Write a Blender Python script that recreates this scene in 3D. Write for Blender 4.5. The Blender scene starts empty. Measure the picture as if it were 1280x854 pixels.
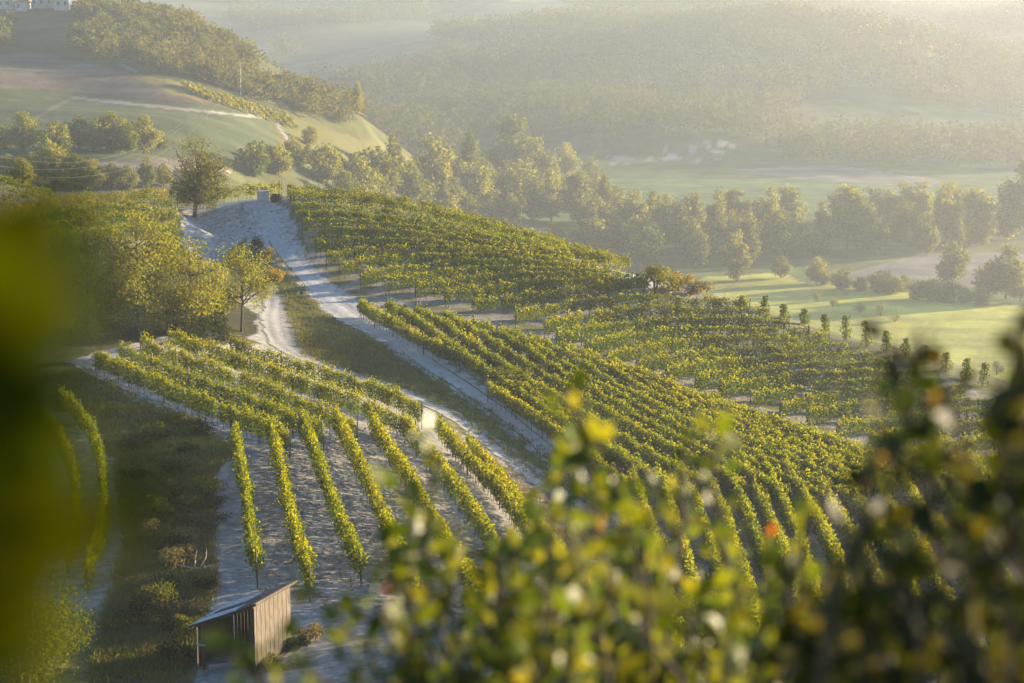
import bpy, math
import numpy as np
from mathutils import Vector

R = math.radians
SC = bpy.context.scene
COL = SC.collection
CZ = 115.0                      # camera height above the datum
PITCH = R(11.07)
FPX = 2489.0                    # focal length in photo pixels (70 mm)
CP, SP = math.cos(PITCH), math.sin(PITCH)

# ------------------------------------------------------------------ camera
cam = bpy.data.cameras.new('camera')
cam_o = bpy.data.objects.new('camera', cam)
COL.objects.link(cam_o)
cam_o.location = (0, 0, CZ)
cam_o.rotation_euler = (math.pi / 2 - PITCH, 0, 0)
cam.lens = 70; cam.sensor_width = 36
cam.clip_start = 0.05; cam.clip_end = 9000
cam.dof.use_dof = True
cam.dof.focus_distance = 190
cam.dof.aperture_fstop = 3.1
cam.dof.aperture_blades = 9
SC.camera = cam_o

# ------------------------------------------------------------------ light
SUN_AZ, SUN_EL = R(66), R(9)   # azimuth from the view axis towards the right
world = bpy.data.worlds.new('World'); SC.world = world
world.use_nodes = True
wn = world.node_tree.nodes; wl = world.node_tree.links
bg = wn['Background']
sky = wn.new('ShaderNodeTexSky')
sky.sky_type = 'NISHITA'; sky.sun_disc = False
sky.sun_elevation = SUN_EL; sky.sun_rotation = SUN_AZ
sky.air_density = 1.0; sky.dust_density = 0.4; sky.ozone_density = 3.0
wl.new(sky.outputs[0], bg.inputs[0]); bg.inputs[1].default_value = 0.085
sun_dir = Vector((math.sin(SUN_AZ) * math.cos(SUN_EL), math.cos(SUN_AZ) * math.cos(SUN_EL), math.sin(SUN_EL)))
sl = bpy.data.lights.new('sun', 'SUN'); sl.energy = 5.0; sl.angle = R(0.6)
sl.color = (1.0, 0.80, 0.52)
so = bpy.data.objects.new('sun', sl); COL.objects.link(so)
so.rotation_euler = sun_dir.to_track_quat('Z', 'Y').to_euler()
so.location = (200, 200, 400)
SC.view_settings.view_transform = 'Standard'
SC.view_settings.look = 'None'
SC.view_settings.gamma = 1
SC.view_settings.use_curve_mapping = False
SC.view_settings.exposure = 2.1
SC.render.engine = 'CYCLES'
cy = SC.cycles
cy.use_denoising = True
cy.max_bounces = 5; cy.diffuse_bounces = 3; cy.glossy_bounces = 2
cy.transmission_bounces = 3; cy.transparent_max_bounces = 8; cy.volume_bounces = 0
cy.caustics_reflective = False; cy.caustics_refractive = False
cy.sample_clamp_indirect = 4; cy.sample_clamp_direct = 6

# ------------------------------------------------------------------ helpers
RNG = np.random.default_rng(7)


def link(o, parent=None):
    COL.objects.link(o)
    if parent is not None:
        o.parent = parent
    return o


def tag(o, label=None, cat=None, group=None, kind=None):
    if label: o['label'] = label
    if cat: o['category'] = cat
    if group: o['group'] = group
    if kind: o['kind'] = kind
    return o


def empty(name, loc, label, cat, group=None, rz=0.0):
    o = bpy.data.objects.new(name, None)
    o.empty_display_size = 0.3
    o.location = loc; o.rotation_euler = (0, 0, rz)
    link(o)
    return tag(o, label, cat, group)


class MB:
    """collects polygons and builds one mesh"""
    def __init__(self):
        self.v = []; self.n = 0; self.f = []

    def add(self, verts, faces, mat=0, smooth=False):
        verts = np.asarray(verts, float).reshape(-1, 3)
        faces = np.asarray(faces, int)
        self.v.append(verts)
        self.f.append((faces + self.n, mat, smooth))
        self.n += len(verts)

    def box(self, c, s, mat=0, rot=None):
        c = np.array(c, float); h = np.array(s, float) / 2
        v = np.array([[x, y, z] for x in (-1, 1) for y in (-1, 1) for z in (-1, 1)], float) * h
        if rot is not None:
            v = v @ np.array(rot).T
        self.add(v + c, [[0, 1, 3, 2], [4, 6, 7, 5], [0, 4, 5, 1], [2, 3, 7, 6], [0, 2, 6, 4], [1, 5, 7, 3]], mat)

    def bar(self, a, b, w, d=None, mat=0):
        a = np.array(a, float); b = np.array(b, float)
        t = b - a; L = np.linalg.norm(t); t /= L
        u = np.cross(t, [0, 0, 1.0]); u = np.array([1.0, 0, 0]) if np.linalg.norm(u) < 1e-3 else u / np.linalg.norm(u)
        w2 = np.cross(t, u)
        self.box((a + b) / 2, (L, w, d or w), mat, np.stack([t, u, w2], 1))

    def tube(self, pts, rad, sides=5, mat=0, cap=True):
        P = np.asarray(pts, float); n = len(P)
        r = np.broadcast_to(np.asarray(rad, float), (n,))
        T = np.gradient(P, axis=0); T /= np.maximum(np.linalg.norm(T, axis=1, keepdims=True), 1e-9)
        ref = np.array([0.31, 0.93, 0.17])
        U = np.cross(T, ref); U /= np.maximum(np.linalg.norm(U, axis=1, keepdims=True), 1e-9)
        W = np.cross(T, U)
        a = np.arange(sides) * 2 * math.pi / sides
        V = P[:, None] + r[:, None, None] * (np.cos(a)[None, :, None] * U[:, None] + np.sin(a)[None, :, None] * W[:, None])
        i = np.arange(n - 1)[:, None] * sides; j = np.arange(sides)[None]; k = (j + 1) % sides
        F = np.stack([i + j, i + k, i + sides + k, i + sides + j], -1).reshape(-1, 4)
        self.add(V.reshape(-1, 3), F, mat, True)

    def mesh(self, name, mats):
        me = bpy.data.meshes.new(name)
        if not self.v:
            return me
        V = np.concatenate(self.v)
        loops, starts, mi, sm = [], [], [], []
        c = 0
        for F, m, s in self.f:
            k, w = F.shape
            loops.append(F.ravel()); starts.append(c + np.arange(k) * w); c += k * w
            mi.append(np.full(k, m)); sm.append(np.full(k, s))
        loops = np.concatenate(loops); starts = np.concatenate(starts)
        me.vertices.add(len(V)); me.vertices.foreach_set('co', V.ravel().astype(np.float32))
        me.loops.add(len(loops)); me.loops.foreach_set('vertex_index', loops.astype(np.int32))
        me.polygons.add(len(starts)); me.polygons.foreach_set('loop_start', starts.astype(np.int32))
        for m in (mats if isinstance(mats, (list, tuple)) else [mats]):
            me.materials.append(m)
        me.polygons.foreach_set('material_index', np.concatenate(mi).astype(np.int32))
        me.polygons.foreach_set('use_smooth', np.concatenate(sm))
        me.update(calc_edges=True)
        return me

    def obj(self, name, mats, parent=None, loc=None):
        o = bpy.data.objects.new(name, self.mesh(name, mats))
        if loc is not None: o.location = loc
        return link(o, parent)


def unit(a):
    return a / np.maximum(np.linalg.norm(a, axis=-1, keepdims=True), 1e-9)


def leaves(mb, C, size, rng, aspect=0.6, flat=0.0, mat=0, bias=None):
    """a rhombic leaf at every centre"""
    C = np.asarray(C, float); n = len(C)
    if n == 0: return
    s = np.broadcast_to(np.asarray(size, float), (n,)) * rng.uniform(0.7, 1.3, n)
    N = unit(rng.normal(size=(n, 3)) + (np.array([0, 0, flat]) if bias is None else bias))
    T = unit(np.cross(N, rng.normal(size=(n, 3)))); B = np.cross(N, T)
    a = T * (s * 0.5)[:, None]; b = B * (s * 0.5 * aspect)[:, None]
    k = N * (s * 0.12)[:, None]
    V = np.stack([C - a, C + b * 1.0 + k - a * 0.1, C + a, C - b + k - a * 0.1], 1).reshape(-1, 3)
    mb.add(V, np.arange(4 * n).reshape(-1, 4), mat)


def hash2(x, y):
    return np.modf(np.abs(np.sin(x * 12.9898 + y * 78.233) * 43758.5453))[0]


def vnoise(x, y, seed=0.0):
    xi, yi = np.floor(x), np.floor(y); fx, fy = x - xi, y - yi
    fx = fx * fx * (3 - 2 * fx); fy = fy * fy * (3 - 2 * fy)
    h = lambda a, b: hash2(a + seed * 17.3, b - seed * 5.1)
    return (h(xi, yi) * (1 - fx) + h(xi + 1, yi) * fx) * (1 - fy) + (h(xi, yi + 1) * (1 - fx) + h(xi + 1, yi + 1) * fx) * fy


def inpoly(x, y, poly):
    p = np.asarray(poly, float); r = np.zeros(np.shape(x), bool)
    j = len(p) - 1
    for i in range(len(p)):
        xi, yi = p[i]; xj, yj = p[j]
        c = ((yi > y) != (yj > y)) & (x < (xj - xi) * (y - yi) / (yj - yi + 1e-12) + xi)
        r ^= c; j = i
    return r


# ------------------------------------------------------------------ materials
def new_mat(name):
    m = bpy.data.materials.new(name); m.use_nodes = True
    nt = m.node_tree
    return m, nt, nt.nodes, nt.links, nt.nodes['Principled BSDF']


def ramp(nodes, cols):
    r = nodes.new('ShaderNodeValToRGB')
    el = r.color_ramp.elements
    n = len(cols)
    el[0].position = 0; el[0].color = (*cols[0], 1)
    el[1].position = 1; el[1].color = (*cols[-1], 1)
    for i in range(1, n - 1):
        e = el.new(i / (n - 1)); e.color = (*cols[i], 1)
    return r


def leaf_mat(name, cols, transl=0.45, tint=(1.7, 1.5, 0.35), gloss=0.0, scale=0.35):
    m, nt, N, L, p = new_mat(name)
    N.remove(p)
    geo = N.new('ShaderNodeNewGeometry')
    r = ramp(N, cols)
    tc = N.new('ShaderNodeTexCoord')
    oi = N.new('ShaderNodeObjectInfo')
    nz = N.new('ShaderNodeTexNoise'); nz.inputs['Scale'].default_value = scale; nz.inputs['Detail'].default_value = 2
    L.new(tc.outputs['Object'], nz.inputs['Vector'])
    mx = N.new('ShaderNodeMath'); mx.operation = 'MULTIPLY_ADD'
    L.new(geo.outputs['Random Per Island'], mx.inputs[0]); mx.inputs[1].default_value = 0.6
    m2 = N.new('ShaderNodeMath'); m2.operation = 'MULTIPLY_ADD'; m2.inputs[1].default_value = 0.75; m2.inputs[2].default_value = -0.2
    L.new(nz.outputs['Fac'], m2.inputs[0]); L.new(m2.outputs[0], mx.inputs[2])
    m3 = N.new('ShaderNodeMath'); m3.operation = 'MULTIPLY_ADD'; m3.inputs[1].default_value = 0.24
    L.new(oi.outputs['Random'], m3.inputs[0])
    m4 = N.new('ShaderNodeMath'); m4.operation = 'SUBTRACT'; m4.inputs[1].default_value = 0.12
    L.new(mx.outputs[0], m3.inputs[2]); L.new(m3.outputs[0], m4.inputs[0])
    L.new(m4.outputs[0], r.inputs[0])
    d = N.new('ShaderNodeBsdfDiffuse'); L.new(r.outputs[0], d.inputs[0])
    t = N.new('ShaderNodeBsdfTranslucent')
    mc = N.new('ShaderNodeMixRGB'); mc.blend_type = 'MULTIPLY'; mc.inputs[0].default_value = 1; mc.inputs[2].default_value = (*tint, 1)
    L.new(r.outputs[0], mc.inputs[1]); L.new(mc.outputs[0], t.inputs[0])
    ms = N.new('ShaderNodeMixShader'); ms.inputs[0].default_value = transl
    L.new(d.outputs[0], ms.inputs[1]); L.new(t.outputs[0], ms.inputs[2])
    g = N.new('ShaderNodeBsdfGlossy'); g.inputs['Roughness'].default_value = 0.45; g.inputs[0].default_value = (1, 1, 1, 1)
    mg = N.new('ShaderNodeMixShader'); mg.inputs[0].default_value = gloss
    L.new(ms.outputs[0], mg.inputs[1]); L.new(g.outputs[0], mg.inputs[2])
    L.new(mg.outputs[0], N['Material Output'].inputs[0])
    return m


def plain_mat(name, c1, c2, scale=4.0, rough=0.9, stretch=(1, 1, 1), bump=0.3, metal=0.0, detail=6):
    m, nt, N, L, p = new_mat(name)
    tc = N.new('ShaderNodeTexCoord'); mp = N.new('ShaderNodeMapping'); mp.inputs['Scale'].default_value = stretch
    L.new(tc.outputs['Object'], mp.inputs[0])
    nz = N.new('ShaderNodeTexNoise'); nz.inputs['Scale'].default_value = scale; nz.inputs['Detail'].default_value = detail
    L.new(mp.outputs[0], nz.inputs['Vector'])
    r = ramp(N, [c1, c1, c2, c2]); L.new(nz.outputs['Fac'], r.inputs[0])
    r.color_ramp.elements[1].position = 0.4; r.color_ramp.elements[2].position = 0.62
    L.new(r.outputs[0], p.inputs['Base Color'])
    p.inputs['Roughness'].default_value = rough; p.inputs['Metallic'].default_value = metal
    b = N.new('ShaderNodeBump'); b.inputs['Strength'].default_value = bump; b.inputs['Distance'].default_value = 0.05
    L.new(nz.outputs['Fac'], b.inputs['Height']); L.new(b.outputs[0], p.inputs['Normal'])
    return m


def ground_mat(name, s1, s2, bump):
    m, nt, N, L, p = new_mat(name)
    at = N.new('ShaderNodeAttribute'); at.attribute_name = 'zone'
    ag = N.new('ShaderNodeAttribute'); ag.attribute_name = 'weeds'
    tc = N.new('ShaderNodeTexCoord')
    n1 = N.new('ShaderNodeTexNoise'); n1.inputs['Scale'].default_value = s1; n1.inputs['Detail'].default_value = 8; n1.inputs['Roughness'].default_value = 0.68
    n2 = N.new('ShaderNodeTexNoise'); n2.inputs['Scale'].default_value = s2; n2.inputs['Detail'].default_value = 5
    for n in (n1, n2): L.new(tc.outputs['Object'], n.inputs['Vector'])
    mr = N.new('ShaderNodeMapRange'); mr.inputs[1].default_value = 0.3; mr.inputs[2].default_value = 0.7
    mr.inputs[3].default_value = 0.5; mr.inputs[4].default_value = 1.45
    L.new(n1.outputs['Fac'], mr.inputs[0])
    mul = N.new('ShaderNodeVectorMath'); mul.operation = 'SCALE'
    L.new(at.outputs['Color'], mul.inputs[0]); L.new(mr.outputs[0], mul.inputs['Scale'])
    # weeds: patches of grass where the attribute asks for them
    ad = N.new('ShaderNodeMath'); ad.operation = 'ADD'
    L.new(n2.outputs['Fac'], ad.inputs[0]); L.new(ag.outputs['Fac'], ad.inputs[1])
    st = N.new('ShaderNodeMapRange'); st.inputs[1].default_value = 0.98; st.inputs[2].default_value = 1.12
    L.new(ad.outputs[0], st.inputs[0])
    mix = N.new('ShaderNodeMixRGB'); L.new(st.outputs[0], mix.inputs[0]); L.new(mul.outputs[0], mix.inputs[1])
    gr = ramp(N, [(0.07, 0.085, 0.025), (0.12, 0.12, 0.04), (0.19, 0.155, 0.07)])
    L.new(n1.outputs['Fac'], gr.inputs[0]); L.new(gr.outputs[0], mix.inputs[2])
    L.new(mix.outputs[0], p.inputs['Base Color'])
    p.inputs['Roughness'].default_value = 1.0
    p.inputs['Specular IOR Level'].default_value = 0.1
    b = N.new('ShaderNodeBump'); b.inputs['Strength'].default_value = 0.7; b.inputs['Distance'].default_value = bump
    L.new(n1.outputs['Fac'], b.inputs['Height']); L.new(b.outputs[0], p.inputs['Normal'])
    return m


def track_mat(name, c1, c2):
    """earth track: pale wheel ruts, ragged edges that let the ground show"""
    m, nt, N, L, p = new_mat(name)
    uv = N.new('ShaderNodeUVMap'); uv.uv_map = 'UVMap'
    sx = N.new('ShaderNodeSeparateXYZ'); L.new(uv.outputs[0], sx.inputs[0])
    tc = N.new('ShaderNodeTexCoord')
    nz = N.new('ShaderNodeTexNoise'); nz.inputs['Scale'].default_value = 0.9; nz.inputs['Detail'].default_value = 7; nz.inputs['Roughness'].default_value = 0.7
    L.new(tc.outputs['Object'], nz.inputs['Vector'])
    r = ramp(N, [c1, c2]); r.color_ramp.elements[0].position = 0.3; r.color_ramp.elements[1].position = 0.7
    L.new(nz.outputs['Fac'], r.inputs[0]); L.new(r.outputs[0], p.inputs['Base Color'])
    p.inputs['Roughness'].default_value = 1.0
    b = N.new('ShaderNodeBump'); b.inputs['Strength'].default_value = 0.8; b.inputs['Distance'].default_value = 0.12
    L.new(nz.outputs['Fac'], b.inputs['Height']); L.new(b.outputs[0], p.inputs['Normal'])
    # distance to the edge 0..1
    a = N.new('ShaderNodeMath'); a.operation = 'SUBTRACT'; a.inputs[1].default_value = 0.5; L.new(sx.outputs[0], a.inputs[0])
    ab = N.new('ShaderNodeMath'); ab.operation = 'ABSOLUTE'; L.new(a.outputs[0], ab.inputs[0])
    ed = N.new('ShaderNodeMath'); ed.operation = 'MULTIPLY_ADD'; ed.inputs[1].default_value = -2.0; ed.inputs[2].default_value = 1.0
    L.new(ab.outputs[0], ed.inputs[0])
    n2 = N.new('ShaderNodeTexNoise'); n2.inputs['Scale'].default_value = 0.55; n2.inputs['Detail'].default_value = 6
    L.new(tc.outputs['Object'], n2.inputs['Vector'])
    s = N.new('ShaderNodeMath'); s.operation = 'MULTIPLY_ADD'; s.inputs[1].default_value = 1.5
    L.new(n2.outputs['Fac'], s.inputs[0]); L.new(ed.outputs[0], s.inputs[2])
    mr = N.new('ShaderNodeMapRange'); mr.inputs[1].default_value = 0.85; mr.inputs[2].default_value = 1.15
    L.new(s.outputs[0], mr.inputs[0])
    L.new(mr.outputs[0], p.inputs['Alpha'])
    return m


M = {}
M['vine'] = leaf_mat('vine_leaves', [(0.025, 0.05, 0.006), (0.042, 0.075, 0.008), (0.07, 0.105, 0.010), (0.11, 0.135, 0.012), (0.18, 0.155, 0.016)], 0.45)
M['vine_far'] = leaf_mat('vine_leaves_ripe', [(0.03, 0.058, 0.007), (0.055, 0.095, 0.009), (0.09, 0.13, 0.011), (0.14, 0.16, 0.013), (0.21, 0.18, 0.018)], 0.48, scale=0.12)
M['vine_gold'] = leaf_mat('vine_leaves_golden', [(0.06, 0.10, 0.010), (0.14, 0.165, 0.012), (0.25, 0.235, 0.015), (0.33, 0.26, 0.018)], 0.5)
M['vine_lit_top'] = leaf_mat('vine_leaves_lit_top', [(0.09, 0.135, 0.009), (0.15, 0.18, 0.011), (0.215, 0.215, 0.013), (0.28, 0.24, 0.015)], 0.58)  # sunlit row tops painted in: brighter and yellower than the body leaves
M['tree_olive'] = leaf_mat('leaves_olive', [(0.055, 0.075, 0.014), (0.10, 0.115, 0.02), (0.16, 0.16, 0.028)], 0.5)
M['tree_yellow'] = leaf_mat('leaves_yellowing', [(0.11, 0.13, 0.024), (0.19, 0.195, 0.04), (0.28, 0.26, 0.06)], 0.5)
M['tree_valley'] = leaf_mat('leaves_valley', [(0.05, 0.075, 0.014), (0.09, 0.115, 0.02), (0.16, 0.165, 0.025), (0.23, 0.2, 0.03)], 0.5, scale=0.1)
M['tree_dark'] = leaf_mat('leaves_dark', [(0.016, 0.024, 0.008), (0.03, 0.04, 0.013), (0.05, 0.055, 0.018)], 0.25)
M['tree_autumn'] = leaf_mat('leaves_autumn', [(0.12, 0.11, 0.02), (0.24, 0.18, 0.03), (0.33, 0.22, 0.045)], 0.45)
M['woodland'] = leaf_mat('leaves_woodland', [(0.05, 0.065, 0.02), (0.08, 0.095, 0.025), (0.125, 0.125, 0.03), (0.17, 0.14, 0.04)], 0.35, scale=0.02)
M['forest'] = leaf_mat('leaves_forest', [(0.042, 0.056, 0.022), (0.06, 0.074, 0.025), (0.085, 0.093, 0.028), (0.12, 0.115, 0.032)], 0.25, scale=0.012)
M['front'] = leaf_mat('leaves_front', [(0.018, 0.034, 0.005), (0.05, 0.08, 0.010), (0.10, 0.125, 0.016), (0.15, 0.15, 0.022), (0.21, 0.16, 0.05)], 0.5, scale=3.0, gloss=0.03)
M['front_shaded'] = leaf_mat('leaves_front_shaded', [(0.006, 0.011, 0.002), (0.012, 0.02, 0.003), (0.028, 0.036, 0.005), (0.17, 0.14, 0.03)], 0.45, scale=4.0, gloss=0.015)  # shade painted as near-black greens, last stop paints scattered backlit leaves
M['front_near'] = leaf_mat('leaves_front_near', [(0.02, 0.032, 0.002), (0.03, 0.042, 0.0025), (0.042, 0.052, 0.003)], 0.4, scale=3.0, gloss=0.0)
M['orange_leaf'] = leaf_mat('leaf_orange', [(0.5, 0.12, 0.01), (0.6, 0.17, 0.02)], 0.5)
M['pale_leaf'] = leaf_mat('leaf_pale', [(0.16, 0.105, 0.05), (0.22, 0.15, 0.075)], 0.4)
M['grass'] = leaf_mat('grass_green', [(0.065, 0.085, 0.02), (0.11, 0.135, 0.032), (0.17, 0.18, 0.055)], 0.3, scale=0.25)
M['straw'] = leaf_mat('grass_dry', [(0.10, 0.085, 0.045), (0.17, 0.14, 0.08), (0.26, 0.21, 0.12)], 0.3, scale=0.25)
M['bark'] = plain_mat('bark', (0.035, 0.026, 0.02), (0.075, 0.058, 0.045), 6, 0.95, (3, 3, 0.6), 0.6)
M['post'] = plain_mat('weathered_post', (0.10, 0.085, 0.07), (0.19, 0.165, 0.14), 5, 0.9, (4, 4, 0.5))
M['post_dark'] = plain_mat('dark_post', (0.035, 0.03, 0.026), (0.075, 0.062, 0.05), 5, 0.9, (4, 4, 0.5))
M['stem'] = plain_mat('vine_wood', (0.045, 0.033, 0.025), (0.085, 0.065, 0.05), 7, 0.95)
M['near_ground'] = ground_mat('hillside_soil', 1.6, 0.33, 0.10)
M['far_ground'] = ground_mat('far_land', 0.05, 0.03, 1.0)
M['track'] = track_mat('chalk_track', (0.30, 0.29, 0.285), (0.47, 0.46, 0.455))
M['path'] = track_mat('chalk_path', (0.21, 0.205, 0.20), (0.30, 0.29, 0.285))
M['concrete'] = plain_mat('old_concrete', (0.36, 0.35, 0.33), (0.48, 0.47, 0.45), 3)
M['tin'] = plain_mat('zinc_sheet', (0.30, 0.32, 0.35), (0.42, 0.44, 0.47), 2.2, 0.5, (1, 1, 1), 0.1, 0.25)
M['rust'] = plain_mat('rusty_sheet', (0.10, 0.045, 0.025), (0.20, 0.11, 0.075), 3.0, 0.8, (1, 1, 1), 0.2, 0.1)
M['plank_dark'] = plain_mat('dark_planks', (0.035, 0.026, 0.02), (0.075, 0.055, 0.04), 3, 0.9, (6, 6, 0.5))
M['plank_pale'] = plain_mat('pale_planks', (0.075, 0.06, 0.045), (0.17, 0.135, 0.10), 3, 0.9, (6, 6, 0.5))
M['wall'] = plain_mat('white_render', (0.36, 0.35, 0.33), (0.46, 0.45, 0.43), 1)
M['tile'] = plain_mat('roof_tile', (0.22, 0.10, 0.06), (0.32, 0.16, 0.10), 2)
M['glass'] = plain_mat('window_dark', (0.03, 0.035, 0.045), (0.05, 0.055, 0.065), 1, 0.2)
M['dead'] = plain_mat('bleached_wood', (0.35, 0.33, 0.30), (0.5, 0.48, 0.45), 5)
M['brown'] = plain_mat('brown_brush', (0.035, 0.02, 0.015), (0.08, 0.04, 0.028), 5)
M['wire'] = plain_mat('bare_wire', (0.12, 0.115, 0.11), (0.16, 0.155, 0.15), 1, 0.8)


# ------------------------------------------------------------------ terrain
def tan_at(py):                 # slope of the sight line through an image row (negative = down)
    v = (427.0 - py) / FPX
    return (v * CP - SP) / (CP + v * SP)


def xs_at(px, py):              # sideways slope of the sight line
    v = (427.0 - py) / FPX
    return (px - 640.0) / FPX / (CP + v * SP)


FLOOR = -113.0
ctrl = []                       # (x, Y, z) relative to the camera


def vis(px, py, Y):
    ctrl.append((xs_at(px, py) * Y, Y, tan_at(py) * Y))


def hid(px, Y, z):
    ctrl.append(((px - 640) / FPX * Y, Y, z))


# slope below the camera
for px in (-600, 0, 640, 1280, 1900):
    for Y, z in ((-5, -0.3), (0, -1.75), (3, -2.9), (10, -7.0), (20, -12.6), (40, -21.5), (60, -27.3)):
        ctrl.append(((px - 640) / FPX * (Y + 6), Y, z))
# lower left: shed, rows, gully
vis(290, 835, 92); vis(270, 720, 103); vis(300, 570, 128); vis(110, 455, 158); vis(520, 520, 157); vis(340, 432, 183)
vis(440, 505, 158); vis(420, 720, 105); vis(540, 700, 112); vis(640, 840, 88)
vis(150, 560, 133); vis(60, 560, 134); vis(60, 700, 108); vis(170, 680, 111); vis(170, 840, 92); vis(20, 820, 93); vis(-120, 640, 118); vis(-120, 800, 92)
vis(-100, 420, 175); vis(-250, 500, 150)
# roads and bank
vis(440, 424, 188); vis(445, 468, 178); vis(560, 475, 177); vis(600, 548, 156); vis(720, 620, 140); vis(400, 372, 210); vis(345, 385, 204)
vis(320, 300, 236); vis(330, 258, 250); vis(250, 290, 245); vis(255, 264, 252); vis(236, 316, 233); vis(290, 330, 224); vis(370, 300, 233)
# upper slope crest
vis(400, 250, 251); vis(480, 262, 250); vis(600, 291, 246); vis(700, 318, 241); vis(800, 346, 234); vis(860, 358, 229); vis(960, 392, 217); vis(1100, 432, 203)
vis(1240, 480, 194); vis(1400, 540, 188)
vis(455, 366, 213); vis(520, 330, 228); vis(600, 396, 208); vis(700, 360, 222); vis(800, 400, 210); vis(700, 440, 190); vis(860, 470, 188); vis(960, 440, 203)
vis(1040, 500, 186); vis(1160, 520, 182); vis(1280, 560, 172); vis(900, 560, 162); vis(760, 560, 158); vis(1050, 600, 148); vis(850, 660, 130); vis(1200, 660, 132)
vis(1000, 740, 108); vis(1200, 780, 98); vis(850, 800, 96); vis(1400, 700, 112); vis(760, 700, 120)
# upper left
vis(120, 268, 232); vis(0, 284, 222); vis(220, 262, 243); vis(-150, 310, 205); vis(120, 330, 200); vis(0, 360, 188); vis(230, 400, 180); vis(100, 400, 176)
# behind the crest
for px, Y, z in ((330, 285, -36), (330, 340, -52), (330, 430, -75), (480, 300, -45), (480, 350, -66), (480, 450, -105), (600, 300, -52), (600, 360, -80), (600, 460, -116),
                 (700, 290, -54), (700, 360, -86), (700, 460, -118), (800, 285, -56), (800, 350, -88), (800, 440, -118), (900, 270, -58), (900, 340, -92), (900, 420, -118),
                 (1000, 255, -58), (1000, 330, -94), (1000, 410, -118), (1120, 245, -60), (1120, 320, -96), (1120, 400, -118), (1260, 240, -64), (1260, 310, -98), (1260, 390, -118),
                 (1500, 230, -66), (1500, 310, -100), (1500, 400, -118), (2100, 230, -70), (2100, 400, -118)):
    hid(px, Y, z)
for px, Y, z in ((210, 275, -36), (210, 330, -47), (210, 420, -56), (100, 262, -34.5), (100, 320, -43), (100, 420, -54), (-150, 260, -38), (-150, 420, -52), (-700, 300, -36), (-700, 500, -50)):
    hid(px, Y, z)
vis(40, 243, 322); vis(0, 228, 350); vis(90, 262, 305)
# left hill
vis(100, 212, 520); vis(250, 212, 540); vis(0, 205, 520); vis(100, 170, 590); vis(0, 150, 600); vis(240, 160, 620); vis(100, 120, 680); vis(220, 115, 690); vis(0, 90, 700)
vis(100, 72, 760); vis(130, 8, 850); vis(0, 8, 850); vis(210, 30, 850); vis(300, 66, 830); vis(400, 112, 790); vis(450, 142, 770); vis(340, 140, 720); vis(350, 190, 660)
vis(430, 190, 720); vis(480, 190, 770); vis(505, 190, 790); vis(550, 216, 850); vis(380, 222, 640); vis(-150, 60, 780); vis(-150, 150, 600); vis(-150, -20, 880)
for px, Y, z in ((130, 1000, -40), (-50, 1000, -36), (300, 960, -58), (400, 920, -76), (470, 900, -92), (300, 1150, -76), (100, 1300, -70), (-500, 800, -20), (-500, 1300, -60),
                 (560, 900, -108), (560, 600, -112), (430, 540, -90), (500, 560, -104)):
    hid(px, Y, z)
# valley floor and back hills
for px in (620, 760, 900, 1040, 1180, 1320, 1500, 2000):
    for Y in (520, 640, 780, 920, 1030):
        hid(px, Y, -118)
vis(860, 205, 1079); vis(850, 168, 1105); vis(930, 176, 1110); vis(850, 120, 1250); vis(800, 80, 1450); vis(820, 42, 1750); vis(900, 18, 1900)
vis(1280, 62, 1500); vis(1130, 48, 1480); vis(1100, 100, 1340); vis(1200, 140, 1240); vis(1280, 172, 1170); vis(1000, 190, 1110); vis(1000, 90, 1400); vis(1130, 20, 1900); vis(1280, 20, 1900)
vis(600, 195, 1080); vis(700, 190, 1090); vis(600, 130, 1280); vis(620, 60, 1650); vis(640, 0, 2300); vis(460, 100, 1500); vis(400, 55, 1800); vis(300, 15, 2100); vis(540, 140, 1230); vis(720, 120, 1300)
vis(1150, 200, 1075); vis(1050, 160, 1180); vis(1500, 60, 1500); vis(1500, 180, 1120); vis(900, 0, 2400); vis(1200, 0, 2400)
for px in (-300, 200, 640, 1100, 1600, 2200):
    hid(px, 2900, -8); hid(px, 3400, 6)
hid(-600, 2200, -30); hid(2100, 1700, -40); hid(900, 2080, -62); hid(1200, 2080, -62)

ctrl = np.array(ctrl)
SOFF = 6.0


def uv_of(x, Y):
    s = np.maximum(Y + SOFF, 0.5)
    return x / s, np.log(s)


cu, cv = uv_of(ctrl[:, 0], ctrl[:, 1])


def tps(d2):
    return 0.5 * d2 * np.log(d2 + 1e-12)


_n = len(ctrl)
_A = np.zeros((_n + 3, _n + 3))
_A[:_n, :_n] = tps((cu[:, None] - cu[None]) ** 2 + (cv[:, None] - cv[None]) ** 2) + np.eye(_n) * 2e-5
_A[:_n, _n:] = np.stack([np.ones(_n), cu, cv], 1); _A[_n:, :_n] = _A[:_n, _n:].T
_w = np.linalg.solve(_A, np.concatenate([ctrl[:, 2], np.zeros(3)]))


def surf(x, Y):
    u, v = uv_of(x, Y)
    sh = u.shape; u = u.ravel(); v = v.ravel()
    out = np.empty(len(u))
    for i in range(0, len(u), 20000):
        a, b = u[i:i + 20000], v[i:i + 20000]
        out[i:i + 20000] = tps((a[:, None] - cu[None]) ** 2 + (b[:, None] - cv[None]) ** 2) @ _w[:_n] + _w[_n] + _w[_n + 1] * a + _w[_n + 2] * b
    z = out.reshape(sh)
    k = 3.0                                              # soft floor: the flat valley
    z = FLOOR + k * np.logaddexp(0, (z - FLOOR) / k)
    return z


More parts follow.
